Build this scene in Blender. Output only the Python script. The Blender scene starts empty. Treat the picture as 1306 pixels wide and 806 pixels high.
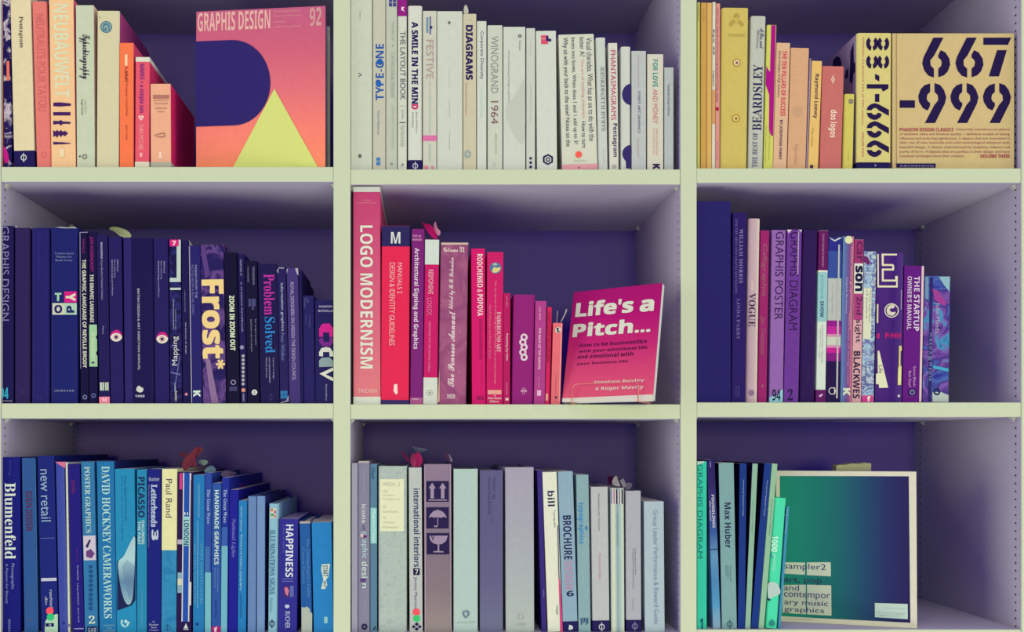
import bpy, math, random
from mathutils import Vector, Matrix
random.seed(7)
C = bpy.context.scene.collection
sc = bpy.context.scene

# ---------------------------------------------------------------- camera
CAM_D = 1.4          # distance from the shelf fronts (m)
K = 0.00135          # metres per photo pixel on the plane of the shelf fronts
VX, VY = 543.0, 568.0   # principal point of the photograph (crop of a wider frame)
cam_d = bpy.data.cameras.new('camera'); cam = bpy.data.objects.new('camera', cam_d); C.objects.link(cam)
cam.location = (0, -CAM_D, 0); cam.rotation_euler = (math.pi/2, 0, 0)
cam_d.sensor_width = 36; cam_d.lens = 36*(CAM_D/K)/1306
cam_d.shift_x = (653-VX)/1306; cam_d.shift_y = (VY-403)/1306
cam_d.clip_start = 0.05
sc.camera = cam
# ---------------------------------------------------------------- world, lights, exposure
w = bpy.data.worlds.new('world'); sc.world = w; w.use_nodes = True
bg = w.node_tree.nodes['Background']; bg.inputs[0].default_value = (0.17, 0.065, 0.66, 1); bg.inputs[1].default_value = 1.0
def area(name, loc, target, sx, sy, power, col):
    l = bpy.data.lights.new(name, 'AREA'); l.shape = 'RECTANGLE'; l.size = sx; l.size_y = sy; l.energy = power; l.color = col
    o = bpy.data.objects.new(name, l); C.objects.link(o); o.location = loc
    o.rotation_euler = (Vector(target)-Vector(loc)).to_track_quat('-Z', 'Y').to_euler(); return o
# added area lights: frontal key, sides, floor bounce, top
area('far_key', (0.2, -20, 0.5), (0.2, 0, 0.2), 4.0, 4.0, 3750, (0.41, 0.49, 0.10))
area('side_fill', (-5.0, -1.5, 0.2), (0.1, 0, 0.2), 2.6, 3.0, 150, (0.99, 1.0, 0.60))
area('side_fill', (5.3, -1.5, 0.2), (0.1, 0, 0.2), 2.6, 3.0, 150, (0.99, 1.0, 0.60))
area('floor_bounce', (0.2, -1.7, -3.4), (0.1, -.1, 0.2), 3.0, 2.4, 105, (0.99, 1.0, 0.60))
area('top_fill', (0.2, -1.6, 3.8), (0.1, -.1, 0.2), 3.0, 2.4, 60, (0.99, 1.0, 0.60))
sc.view_settings.view_transform = 'Standard'; sc.view_settings.look = 'None'
sc.view_settings.exposure = -0.05; sc.view_settings.gamma = 1.0

# ---------------------------------------------------------------- materials
def lin(h):
    h = h.lstrip('#'); v = [int(h[i:i+2], 16)/255 for i in (0, 2, 4)]
    g = .3*v[0]+.55*v[1]+.15*v[2]; v = [(c+(g-c)*.12)*.975 for c in v]
    return tuple((c/12.92 if c <= .04045 else ((c+.055)/1.055)**2.4)**1.05 for c in v)+(1,)
MC = {}
def mat(spec, rough=.55, bump=0.0, grain=.028):
    """spec: 'rrggbb' | 'G:top,..,bottom' vertical gradient | 'X:left,..,right' | 'N:scale:c1,c2,..' mottled print | 'P' pages"""
    key = (spec, rough, bump, grain)
    if key in MC: return MC[key]
    m = bpy.data.materials.new('mat_'+spec.replace(':', '_')[:40]); m.use_nodes = True
    nt = m.node_tree; N = nt.nodes; L = nt.links; b = N['Principled BSDF']
    b.inputs['Roughness'].default_value = rough
    b.inputs['Specular IOR Level'].default_value = .07
    tc = N.new('ShaderNodeTexCoord')
    def ramp(cols, fac, interp='LINEAR'):
        r = N.new('ShaderNodeValToRGB'); r.color_ramp.interpolation = interp
        els = r.color_ramp.elements
        n = len(cols)
        for i, c in enumerate(cols):
            pos = i/(n-1) if n > 1 else 0
            if i == 0: e = els[0]; e.position = 0
            elif i == n-1: e = els[-1]; e.position = 1
            else: e = els.new(pos)
            e.color = lin(c)
        L.new(fac, r.inputs[0]); return r.outputs[0]
    if spec.startswith('G:') or spec.startswith('X:'):
        sx = N.new('ShaderNodeSeparateXYZ'); L.new(tc.outputs['Generated'], sx.inputs[0])
        cols = spec[2:].split(',')
        if spec[0] == 'G': cols = cols[::-1]
        col = ramp(cols, sx.outputs[2 if spec[0] == 'G' else 0])
    elif spec.startswith('N:'):
        _, s, cs = spec.split(':')
        nz = N.new('ShaderNodeTexNoise'); nz.inputs['Scale'].default_value = float(s); nz.inputs['Detail'].default_value = 3
        nz.inputs['Distortion'].default_value = 1.2
        L.new(tc.outputs['Object'], nz.inputs['Vector'])
        mr = N.new('ShaderNodeMapRange'); mr.inputs[1].default_value = .3; mr.inputs[2].default_value = .7
        L.new(nz.outputs[0], mr.inputs[0]); col = ramp(cs.split(','), mr.outputs[0])
    elif spec == 'P':
        wv = N.new('ShaderNodeTexWave'); wv.inputs['Scale'].default_value = 420; wv.bands_direction = 'X'; wv.inputs['Distortion'].default_value = .6
        L.new(tc.outputs['Object'], wv.inputs['Vector']); col = ramp(['a8a290', 'd8d3c0', 'cbc6b4'], wv.outputs[1])
    else:
        rg = N.new('ShaderNodeRGB'); rg.outputs[0].default_value = lin(spec); col = rg.outputs[0]
    if grain > 0:
        g = N.new('ShaderNodeTexNoise'); g.inputs['Scale'].default_value = 90; g.inputs['Detail'].default_value = 5
        L.new(tc.outputs['Object'], g.inputs['Vector'])
        mr = N.new('ShaderNodeMapRange'); mr.inputs[1].default_value = .25; mr.inputs[2].default_value = .75
        mr.inputs[3].default_value = 1-grain*1.6; mr.inputs[4].default_value = 1+grain
        L.new(g.outputs[0], mr.inputs[0])
        vm = N.new('ShaderNodeVectorMath'); vm.operation = 'SCALE'; L.new(col, vm.inputs[0]); L.new(mr.outputs[0], vm.inputs[3]); col = vm.outputs[0]
    L.new(col, b.inputs['Base Color'])
    if bump > 0:
        g2 = N.new('ShaderNodeTexNoise'); g2.inputs['Scale'].default_value = 900; L.new(tc.outputs['Object'], g2.inputs['Vector'])
        bp = N.new('ShaderNodeBump'); bp.inputs['Strength'].default_value = bump; bp.inputs['Distance'].default_value = .0006
        L.new(g2.outputs[0], bp.inputs['Height']); L.new(bp.outputs[0], b.inputs['Normal'])
    MC[key] = m; return m
def metal(h):
    m = mat(h, .3, 0, 0); m.node_tree.nodes['Principled BSDF'].inputs['Metallic'].default_value = .8; return m

# ---------------------------------------------------------------- mesh helpers
def link(name, verts, faces, mats, parent=None, mi=None, smooth=False):
    me = bpy.data.meshes.new(name); me.from_pydata([tuple(v) for v in verts], [], faces)
    for m in (mats if isinstance(mats, (list, tuple)) else [mats]): me.materials.append(m)
    if mi: me.polygons.foreach_set('material_index', mi)
    if smooth: me.polygons.foreach_set('use_smooth', [True]*len(me.polygons))
    me.update(); o = bpy.data.objects.new(name, me); C.objects.link(o)
    if parent: o.parent = parent
    return o
def boxgeo(x0, x1, y0, y1, z0, z1, c=0.0):
    """box with its four front (-Y) edges chamfered by c"""
    v = [(x0+c, y0, z0+c), (x1-c, y0, z0+c), (x1-c, y0, z1-c), (x0+c, y0, z1-c)]
    f = [(0, 1, 2, 3)]
    b = [(x0, y0+c, z0), (x1, y0+c, z0), (x1, y0+c, z1), (x0, y0+c, z1)]
    e = [(x0, y1, z0), (x1, y1, z0), (x1, y1, z1), (x0, y1, z1)]
    v += b+e
    for i in range(4):
        j = (i+1) % 4
        f.append((i, 4+i, 4+j, j)); f.append((4+i, 8+i, 8+j, 4+j))
    f.append((11, 10, 9, 8)); return v, f
def box(name, x0, x1, y0, y1, z0, z1, m, parent=None, c=.0006):
    v, f = boxgeo(x0, x1, y0, y1, z0, z1, c); return link(name, v, f, m, parent)
def tube(name, pts, r, m, parent=None, n=8):
    pts = [Vector(p) for p in pts]; V = []; F = []
    up = None
    for i, p in enumerate(pts):
        d = (pts[min(i+1, len(pts)-1)]-pts[max(i-1, 0)]).normalized()
        if up is None: up = d.orthogonal().normalized()
        up = (up-d*up.dot(d)).normalized(); s = d.cross(up)
        for k in range(n):
            a = 2*math.pi*k/n; V.append(p+up*(r*math.cos(a))+s*(r*math.sin(a)))
    for i in range(len(pts)-1):
        for k in range(n):
            F.append((i*n+k, i*n+(k+1) % n, (i+1)*n+(k+1) % n, (i+1)*n+k))
    F.append(tuple(range(n))[::-1]); F.append(tuple((len(pts)-1)*n+k for k in range(n)))
    return link(name, V, F, m, parent, smooth=True)
def empty(name, loc, label, cat, group=None):
    o = bpy.data.objects.new(name, None); C.objects.link(o); o.location = loc; o.empty_display_size = .02
    o['label'] = label; o['category'] = cat
    if group: o['group'] = group
    return o
def X(px, d=0.0): return (px-VX)*K*(CAM_D+d)/CAM_D
def Z(py, d=0.0): return (VY-py)*K*(CAM_D+d)/CAM_D
def on_plane(root, px, py, ly=0.0):
    """point of the plane local y = ly of a thing that is seen at a pixel of the photograph, in the thing's own coordinates"""
    M = root.matrix_basis.inverted()
    o = M @ Vector((0, -CAM_D, 0)); d = (M.to_3x3() @ Vector(((px-VX)*K, CAM_D, (VY-py)*K)))
    t = (ly-o.y)/d.y; p = o+d*t; return p.x, p.z

# ---------------------------------------------------------------- print on covers
# letter styles: the mathematical alphanumerics of the built-in font give bold, serif, script and typewriter faces
STY = {'sans': (0x1D5A0, 0x1D7E2), 'bold': (0x1D5D4, 0x1D7EC), 'serif': (0x1D400, 0x1D7CE), 'script': (0x1D4D0, 0x1D7CE), 'mono': (0x1D670, 0x1D7F6), 'ital': (0x1D468, 0x1D7CE)}
SERIF = {'Pentagram.', 'BEARDSLEY', 'THE BEST OF.', 'Problem', 'Solved', 'Blumenfeld', 'POSTER GRAPHICS', 'DAVID HOCKNEY CAMERAWORKS',
         'WILLIAM MORRIS', 'AND THE ARTS AND CRAFTS MOVEMENT', 'LINDA PARRY', 'SARAH ILLENBERGER', 'The Great Wave', 'FAIRGROUND ART', "The Chronologist's Guide", 'ILLUMINATIONS SIGNS',
         'VOGUE', 'Letterheads', 'THAMES', 'AND', 'HUDSON', '2', }
SCRIPT = {'The Penrose Annual', 'Edited by R. B. Fishenden', 'Volume 31', '1929', 'A Pen and', 'Wildean', 'Typochirography'}
MONO = set()
def restyle(s, st):
    if st == 'sans': return s
    u, d = STY[st]; o = ''
    for c in s:
        if 'A' <= c <= 'Z': o += chr(u+ord(c)-65)
        elif 'a' <= c <= 'z': o += chr(u+26+ord(c)-97)
        elif c.isdigit(): o += chr(d+int(c))
        else: o += c
    return o
def style_of(s, b, sh):
    if s in SCRIPT: return 'script'
    if s in MONO: return 'mono'
    if s == 'National Lights': return 'serif'
    if s in SERIF or (s == 'Pentagram' and b == 0) or (s == 'THE BEST OF' and b == .01): return 'serif'
    return 'bold' if b >= .02 else 'sans'
GL = {}
def glyphs(st, want):
    """outlines of the wanted characters of one style, taken from a single text laid out one character per line"""
    have = GL.setdefault(st, {})
    ch = sorted(c for c in set(want) if c != ' ' and c not in have)
    if not ch: return have
    cu = bpy.data.curves.new('t', 'FONT'); cu.body = '\n'.join(restyle(c, st)+'|' for c in ch); cu.size = 1; cu.resolution_u = 3; cu.fill_mode = 'FRONT'; cu.space_line = 3
    o = bpy.data.objects.new('t', cu); C.objects.link(o)
    me = bpy.data.meshes.new_from_object(o.evaluated_get(bpy.context.evaluated_depsgraph_get()))
    co = [v.co.copy() for v in me.vertices]; fs = [tuple(p.vertices) for p in me.polygons]
    bpy.data.objects.remove(o); bpy.data.curves.remove(cu); bpy.data.meshes.remove(me)
    rows = {}
    y_first = max(v.y for v in co)
    for f in fs:
        i = int(round((.35-sum(co[k].y for k in f)/len(f))/3)); rows.setdefault(i, []).append(f)
    G_ = {}
    for i, c in enumerate(ch):
        R = rows[i]
        # the closing bar is the right-most shape whose corners lie only on the bar's own top and bottom
        isb = [f for f in R if all(min(abs(co[k].y+3*i-.682), abs(co[k].y+3*i+.230)) < .004 for k in f)]
        mx = max(co[k].x for f in isb for k in f)
        bf = [f for f in isb if all(co[k].x > mx-.09 for k in f)]
        keep = [f for f in R if f not in bf]
        x_bar = min(co[k].x for f in bf for k in f)
        idx = {}; V = []; F = []
        for f in keep:
            g = []
            for k in f:
                if k not in idx: idx[k] = len(V); V.append((co[k].x, co[k].y+3*i))
                g.append(idx[k])
            F.append(tuple(g))
        G_[c] = (V, F, x_bar)
    have.update({c: (V, F, max(.05, xb-.092)) for c, (V, F, xb) in G_.items()})
    return have
TC = {}
def textmesh(s, b, sh, sp):
    key = (s, b, sh, sp)
    if key not in TC:
        st = style_of(s, b, sh); G_ = glyphs(st, s)
        v0 = []; f0 = []; x = 0
        shr = 0 if st in ('script', 'ital') else sh*.6
        for c in s:
            if c == ' ': x += .26*sp; continue
            V, F, adv = G_[c]
            n = len(v0); v0 += [(x+p+shr*q, q) for p, q in V]; f0 += [tuple(i+n for i in f) for f in F]; x += adv*sp
        # heavy faces are struck several times, a hair apart
        q = (.022 if b >= .035 else 0)+(.012 if st in ('script', 'mono') else 0)
        vs = []; fs = []
        for m_, (dx, dy) in enumerate([(0, 0)] if q == 0 else [(-q, -q), (q, -q), (q, q), (-q, q)]):
            n = len(vs); vs += [(vx+dx, vy+dy, m_*.00001) for vx, vy in v0]; fs += [tuple(i+n for i in f) for f in f0]
        x0 = min(v[0] for v in vs); x1 = max(v[0] for v in vs); y0 = min(v[1] for v in vs); y1 = max(v[1] for v in vs)
        TC[key] = ([((v[0]-x0)/(x1-x0), (v[1]-y0)/max(1e-6, y1-y0), v[2]) for v in vs], fs)
    return TC[key]
def smooth(P, n=2):
    """round the corners of an outline by cutting them"""
    P = [Vector(p) for p in P]
    for _ in range(n):
        Q = []
        for a, b in zip(P, P[1:]+P[:1]): Q += [a*.75+b*.25, a*.25+b*.75]
        P = Q
    return [tuple(p) for p in P]
SOFT = {'printed_figure', 'printed_stone', 'painted_patch', 'printed_curve', 'printed_smoke', 'printed_shape', 'printed_eye', 'printed_eyelid', 'emblem'}
LIFT = .00022
def apply_deco(root, decos, ly=0.0, wd=None):
    for i, d in enumerate(decos):
        k = d[0]; y = ly-LIFT-.00006*i
        if k in 'VUH':
            _, s, x0, y0, x1, y1, col, b, sh, sp = d
            vs, fs = textmesh(s, b, sh, sp)
            c00 = on_plane(root, x0, y0); c10 = on_plane(root, x1, y0); c01 = on_plane(root, x0, y1); c11 = on_plane(root, x1, y1)
            def bil(u, v):   # u right, v down
                a = [c00[j]*(1-u)*(1-v)+c10[j]*u*(1-v)+c01[j]*(1-u)*v+c11[j]*u*v for j in (0, 1)]
                return (a[0], y, a[1])
            # the lean of the book: text runs along the book, so use the book's own axes
            ax = on_plane(root, (x0+x1)/2, (y0+y1)/2)
            w_ = abs(c10[0]-c00[0]); h_ = abs(c01[1]-c00[1])
            if k == 'V': P = [(ax[0]+(b_-.5)*w_, y-e_, ax[1]+(.5-a_)*h_) for a_, b_, e_ in vs]
            elif k == 'U': P = [(ax[0]+(.5-b_)*w_, y-e_, ax[1]+(a_-.5)*h_) for a_, b_, e_ in vs]
            else: P = [(ax[0]+(a_-.5)*w_, y-e_, ax[1]+(b_-.5)*h_) for a_, b_, e_ in vs]
            o = link('lettering', P, fs, mat(col, .5, 0, 0), root)
        elif k == 'R':
            _, x0, y0, x1, y1, col, nm = d
            a = on_plane(root, x0, (y0+y1)/2); b_ = on_plane(root, x1, (y0+y1)/2); cx = (x0+x1)/2
            t = on_plane(root, cx, y0); u = on_plane(root, cx, y1)
            xa, xb = a[0], b_[0]
            if wd: xa = max(xa, .0002); xb = min(xb, wd-.0002)
            link(nm, [(xa, y, u[1]), (xb, y, u[1]), (xb, y, t[1]), (xa, y, t[1])], [(0, 1, 2, 3)], mat(col, .5, 0, .02), root)
        elif k in 'CO':
            _, cx, cy, r, col, nm, r2 = d
            c = on_plane(root, cx, cy); rr = r*K; n = 28
            if k == 'C':
                link(nm, [(c[0]+rr*math.cos(2*math.pi*j/n), y, c[1]+rr*math.sin(2*math.pi*j/n)) for j in range(n)], [tuple(range(n))], mat(col, .5, 0, 0), root)
            else:
                V = []
                for q in (rr, rr*r2): V += [(c[0]+q*math.cos(2*math.pi*j/n), y, c[1]+q*math.sin(2*math.pi*j/n)) for j in range(n)]
                link(nm, V, [(j, (j+1) % n, n+(j+1) % n, n+j) for j in range(n)], mat(col, .5, 0, 0), root)
        elif k == 'P':
            _, polys, col, nm = d
            V = []; F = []
            for pl in polys:
                if nm in SOFT and len(pl) > 6: pl = smooth(pl)
                b0 = len(V)
                for (px, py) in pl:
                    c = on_plane(root, px, py); V.append((c[0], y, c[1]))
                F.append(tuple(range(b0, len(V))))
            link(nm, V, F, mat(col, .5, 0, 0), root)
        elif k == 'F':      # a slip, flag or ribbon standing up from between the pages: px, py, depth inside the book
            _, pts, col, nm = d
            V = []
            if len(pts) > 4 and nm != 'bent_corner': pts = smooth(pts, 1)
            for (px, py, dd) in pts:
                c = on_plane(root, px, py, dd); V.append((c[0], dd, c[1]))
            n = len(V); c = Vector((sum(v[0] for v in V)/n, sum(v[1] for v in V)/n, sum(v[2] for v in V)/n))
            W = [tuple(c)]+V; F = [(0, 1+j, 1+(j+1) % n) for j in range(n)]
            o = link(nm, W, F, mat(col, .6, 0, 0), root)
            so = o.modifiers.new('s', 'SOLIDIFY'); so.thickness = .0004; so.offset = 0
        elif k == 'B':      # printed band that wraps round spine and boards
            _, y0, y1, col, dp, nm = d
            o = root; wd_ = root['_w']
            z1 = on_plane(root, (X_(root)), y0)[1]; z0 = on_plane(root, (X_(root)), y1)[1]
            z0 = max(z0, .0001); z1 = min(z1, root['_h']+.0001)
            pr = profile(root['_w'], dp or root['_d'], root['_r'], .00015+.00005*i, False)
            V = [(x, yy, z0) for x, yy in pr]+[(x, yy, z1) for x, yy in pr]; n = len(pr)
            link(nm, V, [(j, j+1, n+j+1, n+j) for j in range(n-1)], mat(col, .5, 0, .03), root)
def X_(root): return VX+root.location.x/K
def V_(s, x0, y0, x1, y1, col, b=0.0, sh=0.0, sp=1.0): return ('V', s, x0, y0, x1, y1, col, b, sh, sp)
def U_(s, x0, y0, x1, y1, col, b=0.0, sh=0.0, sp=1.0): return ('U', s, x0, y0, x1, y1, col, b, sh, sp)
def H_(s, x0, y0, x1, y1, col, b=0.0, sh=0.0, sp=1.0): return ('H', s, x0, y0, x1, y1, col, b, sh, sp)
def R_(x0, y0, x1, y1, col, nm='printed_block'): return ('R', x0, y0, x1, y1, col, nm)
def C_(x, y, r, col, nm='printed_dot'): return ('C', x, y, r, col, nm, 0)
def O_(x, y, r, col, r2=.75, nm='emblem'): return ('O', x, y, r, col, nm, r2)
def P_(polys, col, nm='emblem'): return ('P', polys, col, nm)
def F_(pts, col, nm='bookmark'): return ('F', pts, col, nm)
def B_(y0, y1, col, dp=None, nm='cover_band'): return ('B', y0, y1, col, dp, nm)
def phi(x, y, r, col): # ring with an upright bar through it
    return [O_(x, y, r, col, .72), R_(x-.5, y-r*1.5, x+.5, y+r*1.5, col, 'emblem')]

# ---------------------------------------------------------------- books
def profile(w, d, r, off, groove):
    r = min(r, w*.45); P = []
    L = [(0, d)]
    if groove and d > .03: L += [(0, .013), (.0009, .009), (0, .0055)]
    P += [(x-off, y) for x, y in L]
    for j in range(5):
        a = math.pi/2*j/4; P.append((r-(r+off)*math.cos(a), r-(r+off)*math.sin(a)))
    for j in range(5):
        a = math.pi/2*j/4; P.append((w-r+(r+off)*math.sin(a), r-(r+off)*math.cos(a)))
    P += [(w-x+off, y) for x, y in L[::-1]]
    return P
def make_book_mesh(root, w, h, d, kind, col, side, pages, rough, bump):
    hard = kind in 'hr'
    t = min(.0024 if hard else .0006, w*.22)
    r = {'h': .0022, 'r': .0045, 'p': .0010}[kind]
    root['_w'] = w; root['_h'] = h; root['_d'] = d; root['_r'] = min(r, w*.45)
    po = profile(w, d, r, 0, hard); n = len(po)
    pi_ = profile(w, d, r, -t, hard)
    V = [(x, y, 0) for x, y in po]+[(x, y, h) for x, y in po]+[(x, y, 0) for x, y in pi_]+[(x, y, h) for x, y in pi_]
    F = []; MI = []
    for j in range(n-1):
        s = 1 if (po[j][1] > root['_r']*.7 and po[j+1][1] > root['_r']*.7) else 0
        F.append((j, j+1, n+j+1, n+j)); MI.append(s)
        F.append((2*n+j+1, 2*n+j, 3*n+j, 3*n+j+1)); MI.append(1)
        F.append((n+j, n+j+1, 3*n+j+1, 3*n+j)); MI.append(s)
        F.append((j+1, j, 2*n+j, 2*n+j+1)); MI.append(s)
    F.append((0, n, 3*n, 2*n)); F.append((n-1, 3*n-1, 4*n-1, 2*n-1)); MI += [1, 1]
    cm = mat(col, rough, bump); sm = mat(side, rough, bump) if side else cm
    link('cover', V, F, [cm, sm], root, MI)
    i = .003 if hard else .0002
    pw = t+.0002
    if w-2*pw > .0006:
        v, f = boxgeo(pw, w-pw, t+.0012, d-i, i, h-i, .0004)
        link('page_block', v, f, mat(pages, .8, 0, .04), root)
    if hard and w > .012 and h > .1:
        v, f = boxgeo(t+.0006, w-t-.0006, t+.0002, t+.0022, h-i-.0005, h-i+.0012, .0003)
        link('headband', v, f, mat('b8b098', .7, 0, 0), root)
ROW = {}
SHELF = {}
def bk(L, R, T, col, label, decos=(), t=None, d=None, k='p', side=None, pages='P', s=.006, rough=.5, bump=0.0, cat='book', name='book', cell=None):
    cell = cell or CUR
    zb = SHELF[cell]+.0002
    ybot = VY-zb/K*CAM_D/(CAM_D+s)
    Lt, Rt = t or (L, R)
    wpx = ((R-L)+(Rt-Lt))/2
    H = Z(T, s)-zb
    dx = ((Lt+Rt)-(L+R))/2*K*(CAM_D+s)/CAM_D
    ang = math.asin(max(-.2, min(.2, dx/H)))
    xl = X((L+R)/2-wpx/2, s); xr = X((L+R)/2+wpx/2, s)
    ROW.setdefault(cell, []).append(dict(xl=xl, xr=xr, H=H, ang=ang, zb=zb, s=s, col=col, label=label, decos=decos, d=d, k=k, side=side, pages=pages, rough=rough, bump=bump, cat=cat, name=name))
def build_row(cell, group, left, right):
    bs = ROW[cell]; G = .0004
    def nearest(a, b):   # overlap of a's right edge over b's left edge
        o = -9
        for f in (0, 1):
            h = f*min(a['H'], b['H'])*.995
            # pivot effects are below a tenth of a millimetre
            o = max(o, (a['xr']+math.tan(a['ang'])*h)-(b['xl']+math.tan(b['ang'])*h))
        return o+G
    for a, b in zip(bs, bs[1:]):
        o = nearest(a, b)
        if o > 0:
            wa = a['xr']-a['xl']; wb = b['xr']-b['xl']; q = wa/(wa+wb)
            a['xr'] -= o*q; b['xl'] += o*(1-q)
    a = bs[0]
    m = min(a['xl'], a['xl']+math.tan(a['ang'])*a['H'])-left-G
    if m < 0 and left is not None: a['xl'] -= m
    a = bs[-1]
    if right is not None:
        m = max(a['xr'], a['xr']+math.tan(a['ang'])*a['H'])-right+G
        if m > 0: a['xr'] -= m
    for b in bs:
        w = b['xr']-b['xl']; H = b['H']/math.cos(b['ang'])
        r = empty(b['name'], (0, 0, 0), b['label'], b['cat'], group)
        piv = 0 if b['ang'] <= 0 else w
        R = Matrix.Rotation(b['ang'], 4, 'Y')
        base = Vector((b['xl']+piv, b['s'], b['zb']))
        org = base - (R.to_3x3() @ Vector((piv, 0, 0)))
        r.location = org; r.rotation_euler = (0, b['ang'], 0); r.matrix_basis = Matrix.Translation(org) @ R
        d = b['d'] or max(.09, min(.25, .74*H))
        make_book_mesh(r, w, H, d, b['k'], b['col'], b['side'], b['pages'], b['rough'], b['bump'])
        apply_deco(r, b['decos'], 0.0, w)
        for kk in ('_w', '_h', '_d', '_r'): del r[kk]
def face_book(label, x0, y0, W, Hh, yaw, pitch, th, zb, col, decos, group, side=None, pages='P', k='h', spine=True, bump=0):
    r = empty('book', (x0, y0, zb), label, 'book', group)
    M = Matrix.Translation((x0, y0, zb)) @ Matrix.Rotation(yaw, 4, 'Z') @ Matrix.Rotation(-pitch, 4, 'X')
    r.matrix_basis = M
    t = .0022 if k == 'h' else .0007; i = .003 if k == 'h' else .0004
    v, f = boxgeo(0, W, 0, t, 0, Hh, .0005); link('cover', v, f, mat(col, .42, bump), r)
    sm = mat(side or col, .45, bump)
    v, f = boxgeo(0, W, th-t, th, 0, Hh, .0); link('back_cover', v, f, sm, r)
    v, f = boxgeo(0, t, t+.00005, th-t-.00005, 0, Hh, .0); link('spine', v, f, sm, r)
    v, f = boxgeo(t+.0001, W-i, t+.0002, th-t-.0002, i, Hh-i, .0002); link('page_block', v, f, mat(pages, .8), r)
    apply_deco(r, decos, 0.0, None)
    return r

# ---------------------------------------------------------------- the bookcase
PAINT = mat('c6d2b0', .42, .05, .015)
BOARD = mat('bab6c8', .5, .05, .015)  # the same white board with violet shade mixed into its colour
BACK = mat('5a46b8', .6, .05, .015)  # indigo puts the dark shade of the recesses into the panel colour
case = empty('bookcase', (0, 0, -.62), 'white open bookcase of square compartments filled with colour sorted books', 'bookcase')
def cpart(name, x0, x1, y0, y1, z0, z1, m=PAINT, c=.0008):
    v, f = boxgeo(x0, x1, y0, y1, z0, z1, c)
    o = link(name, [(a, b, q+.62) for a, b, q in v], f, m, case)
    if m is PAINT:      # plain paint on the front edges, violet shade tinted into the inner faces
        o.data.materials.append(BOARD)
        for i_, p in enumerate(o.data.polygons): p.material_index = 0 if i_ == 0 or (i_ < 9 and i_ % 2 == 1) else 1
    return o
DEP = .307
ZT, ZB = Z(-95), Z(1130)
XW = [(-22, .8), (425.3, 446.8), (868.2, 888.6), (1303, 1326)]   # uprights, in photo pixels
for n, (a, b) in enumerate(XW):
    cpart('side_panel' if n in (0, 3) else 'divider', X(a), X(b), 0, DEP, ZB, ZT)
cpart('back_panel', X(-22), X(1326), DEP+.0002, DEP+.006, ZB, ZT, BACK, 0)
cols = [(.8, 425.3), (446.8, 868.2), (888.6, 1303)]
boards = {1: [(212.6, 231.5), (215.8, 235), (214.4, 232.8)], 2: [(514.4, 533.5), (515.6, 534.2), (513.2, 531.8)],
          3: [(808, 828), (807, 827), (803, 823)], 0: [(-92, -72)]*3, 4: [(1105, 1125)]*3}
for rw, bl in boards.items():
    for cn, (yt, yb) in enumerate(bl):
        a, b = cols[cn]
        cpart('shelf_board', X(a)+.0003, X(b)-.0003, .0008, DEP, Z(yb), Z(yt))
        SHELF[(rw, cn+1)] = Z(yt)
        if rw in (1, 2, 3) :   # little pale plastic shelf supports under the board's ends
            for xx, sg in ((X(a)+.0003, 1), (X(b)-.0003, -1)):
                for yy in (.018, DEP-.03):
                    v = [(xx, yy-.005, Z(yb)-.0002), (xx+sg*.007, yy-.004, Z(yb)-.0002), (xx+sg*.007, yy+.004, Z(yb)-.0002), (xx, yy+.005, Z(yb)-.0002),
                         (xx, yy-.003, Z(yb)-.008), (xx, yy+.003, Z(yb)-.008)]
                    v = [(p, q, z+.62) for p, q, z in v]
                    link('shelf_support', v, [(0, 1, 2, 3), (0, 4, 1), (3, 2, 5), (1, 4, 5, 2), (0, 3, 5, 4)], mat('b4b4b4', .5, 0, 0), case)
# rows of shelf pin holes: flat dark discs stand in for the shaded hollows, joined
V = []; F = []
for xx, sg in ((X(.8), 1), (X(425.3), -1), (X(446.8), 1), (X(868.2), -1), (X(888.6), 1), (X(1303), -1)):
    for yy in (.014, DEP-.02):
        z = ZB+.03
        while z < ZT-.03:
            b0 = len(V)
            for j in range(8):
                a = 2*math.pi*j/8; V.append((xx+sg*.00025, yy+.0019*math.cos(a), z+.62+.0019*math.sin(a)))
            F.append(tuple(range(b0, b0+8))); z += .0138
o = link('pin_holes', V, F, mat('38304a', .9, 0, 0), case); o['kind'] = 'stuff'

# ================================================================ ROW 1, LEFT
INK = '1c1248'; NAVY = '241a60'
CUR = (1, 1)
bk(-8, 4, -22, 'e88850', 'orange book cut off by the left picture edge, upper left compartment', [V_('. . . . . . .', 0, 5, 2, 90, '8a4030')], d=.2)
bk(4.5, 15, -14, 'N:38:201660,1c1458,2a2068,d8c8d0,2a1e66', 'thin dark violet book with pale and pink picture patches beside a cream spine', [
   R_(8.5, 78, 12, 103, 'ff7858'), P_([[(4.5, 186), (8, 190), (11, 198), (11.5, 207), (6, 208), (4.5, 200)]], 'd81890', 'printed_shape')], t=(2.5, 12.5), d=.2)
bk(17.5, 44.5, -9, 'e2d4a8', 'cream book with black serif title and navy foot band, leaning slightly left', [
   V_('Pentagram', 23.5, 21, 30, 61, '4a3c3c', 0), B_(192.5, 214, '221a5e')]+phi(30.3, 201, 3.9, 'c8d4d0'), t=(12.5, 38.5), d=.22)
bk(46.5, 65, 2, 'ea7a70', 'coral clothbound book with title blocked in the same coral', [
   V_('NEUTRALITE POUR TATOU', 47.5, 18, 58, 142, 'd86468', .01), O_(56, 197, 3.6, 'd46468', .8)], t=(39.5, 59.5), k='r', side='a01858', d=.2, bump=.3)
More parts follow.
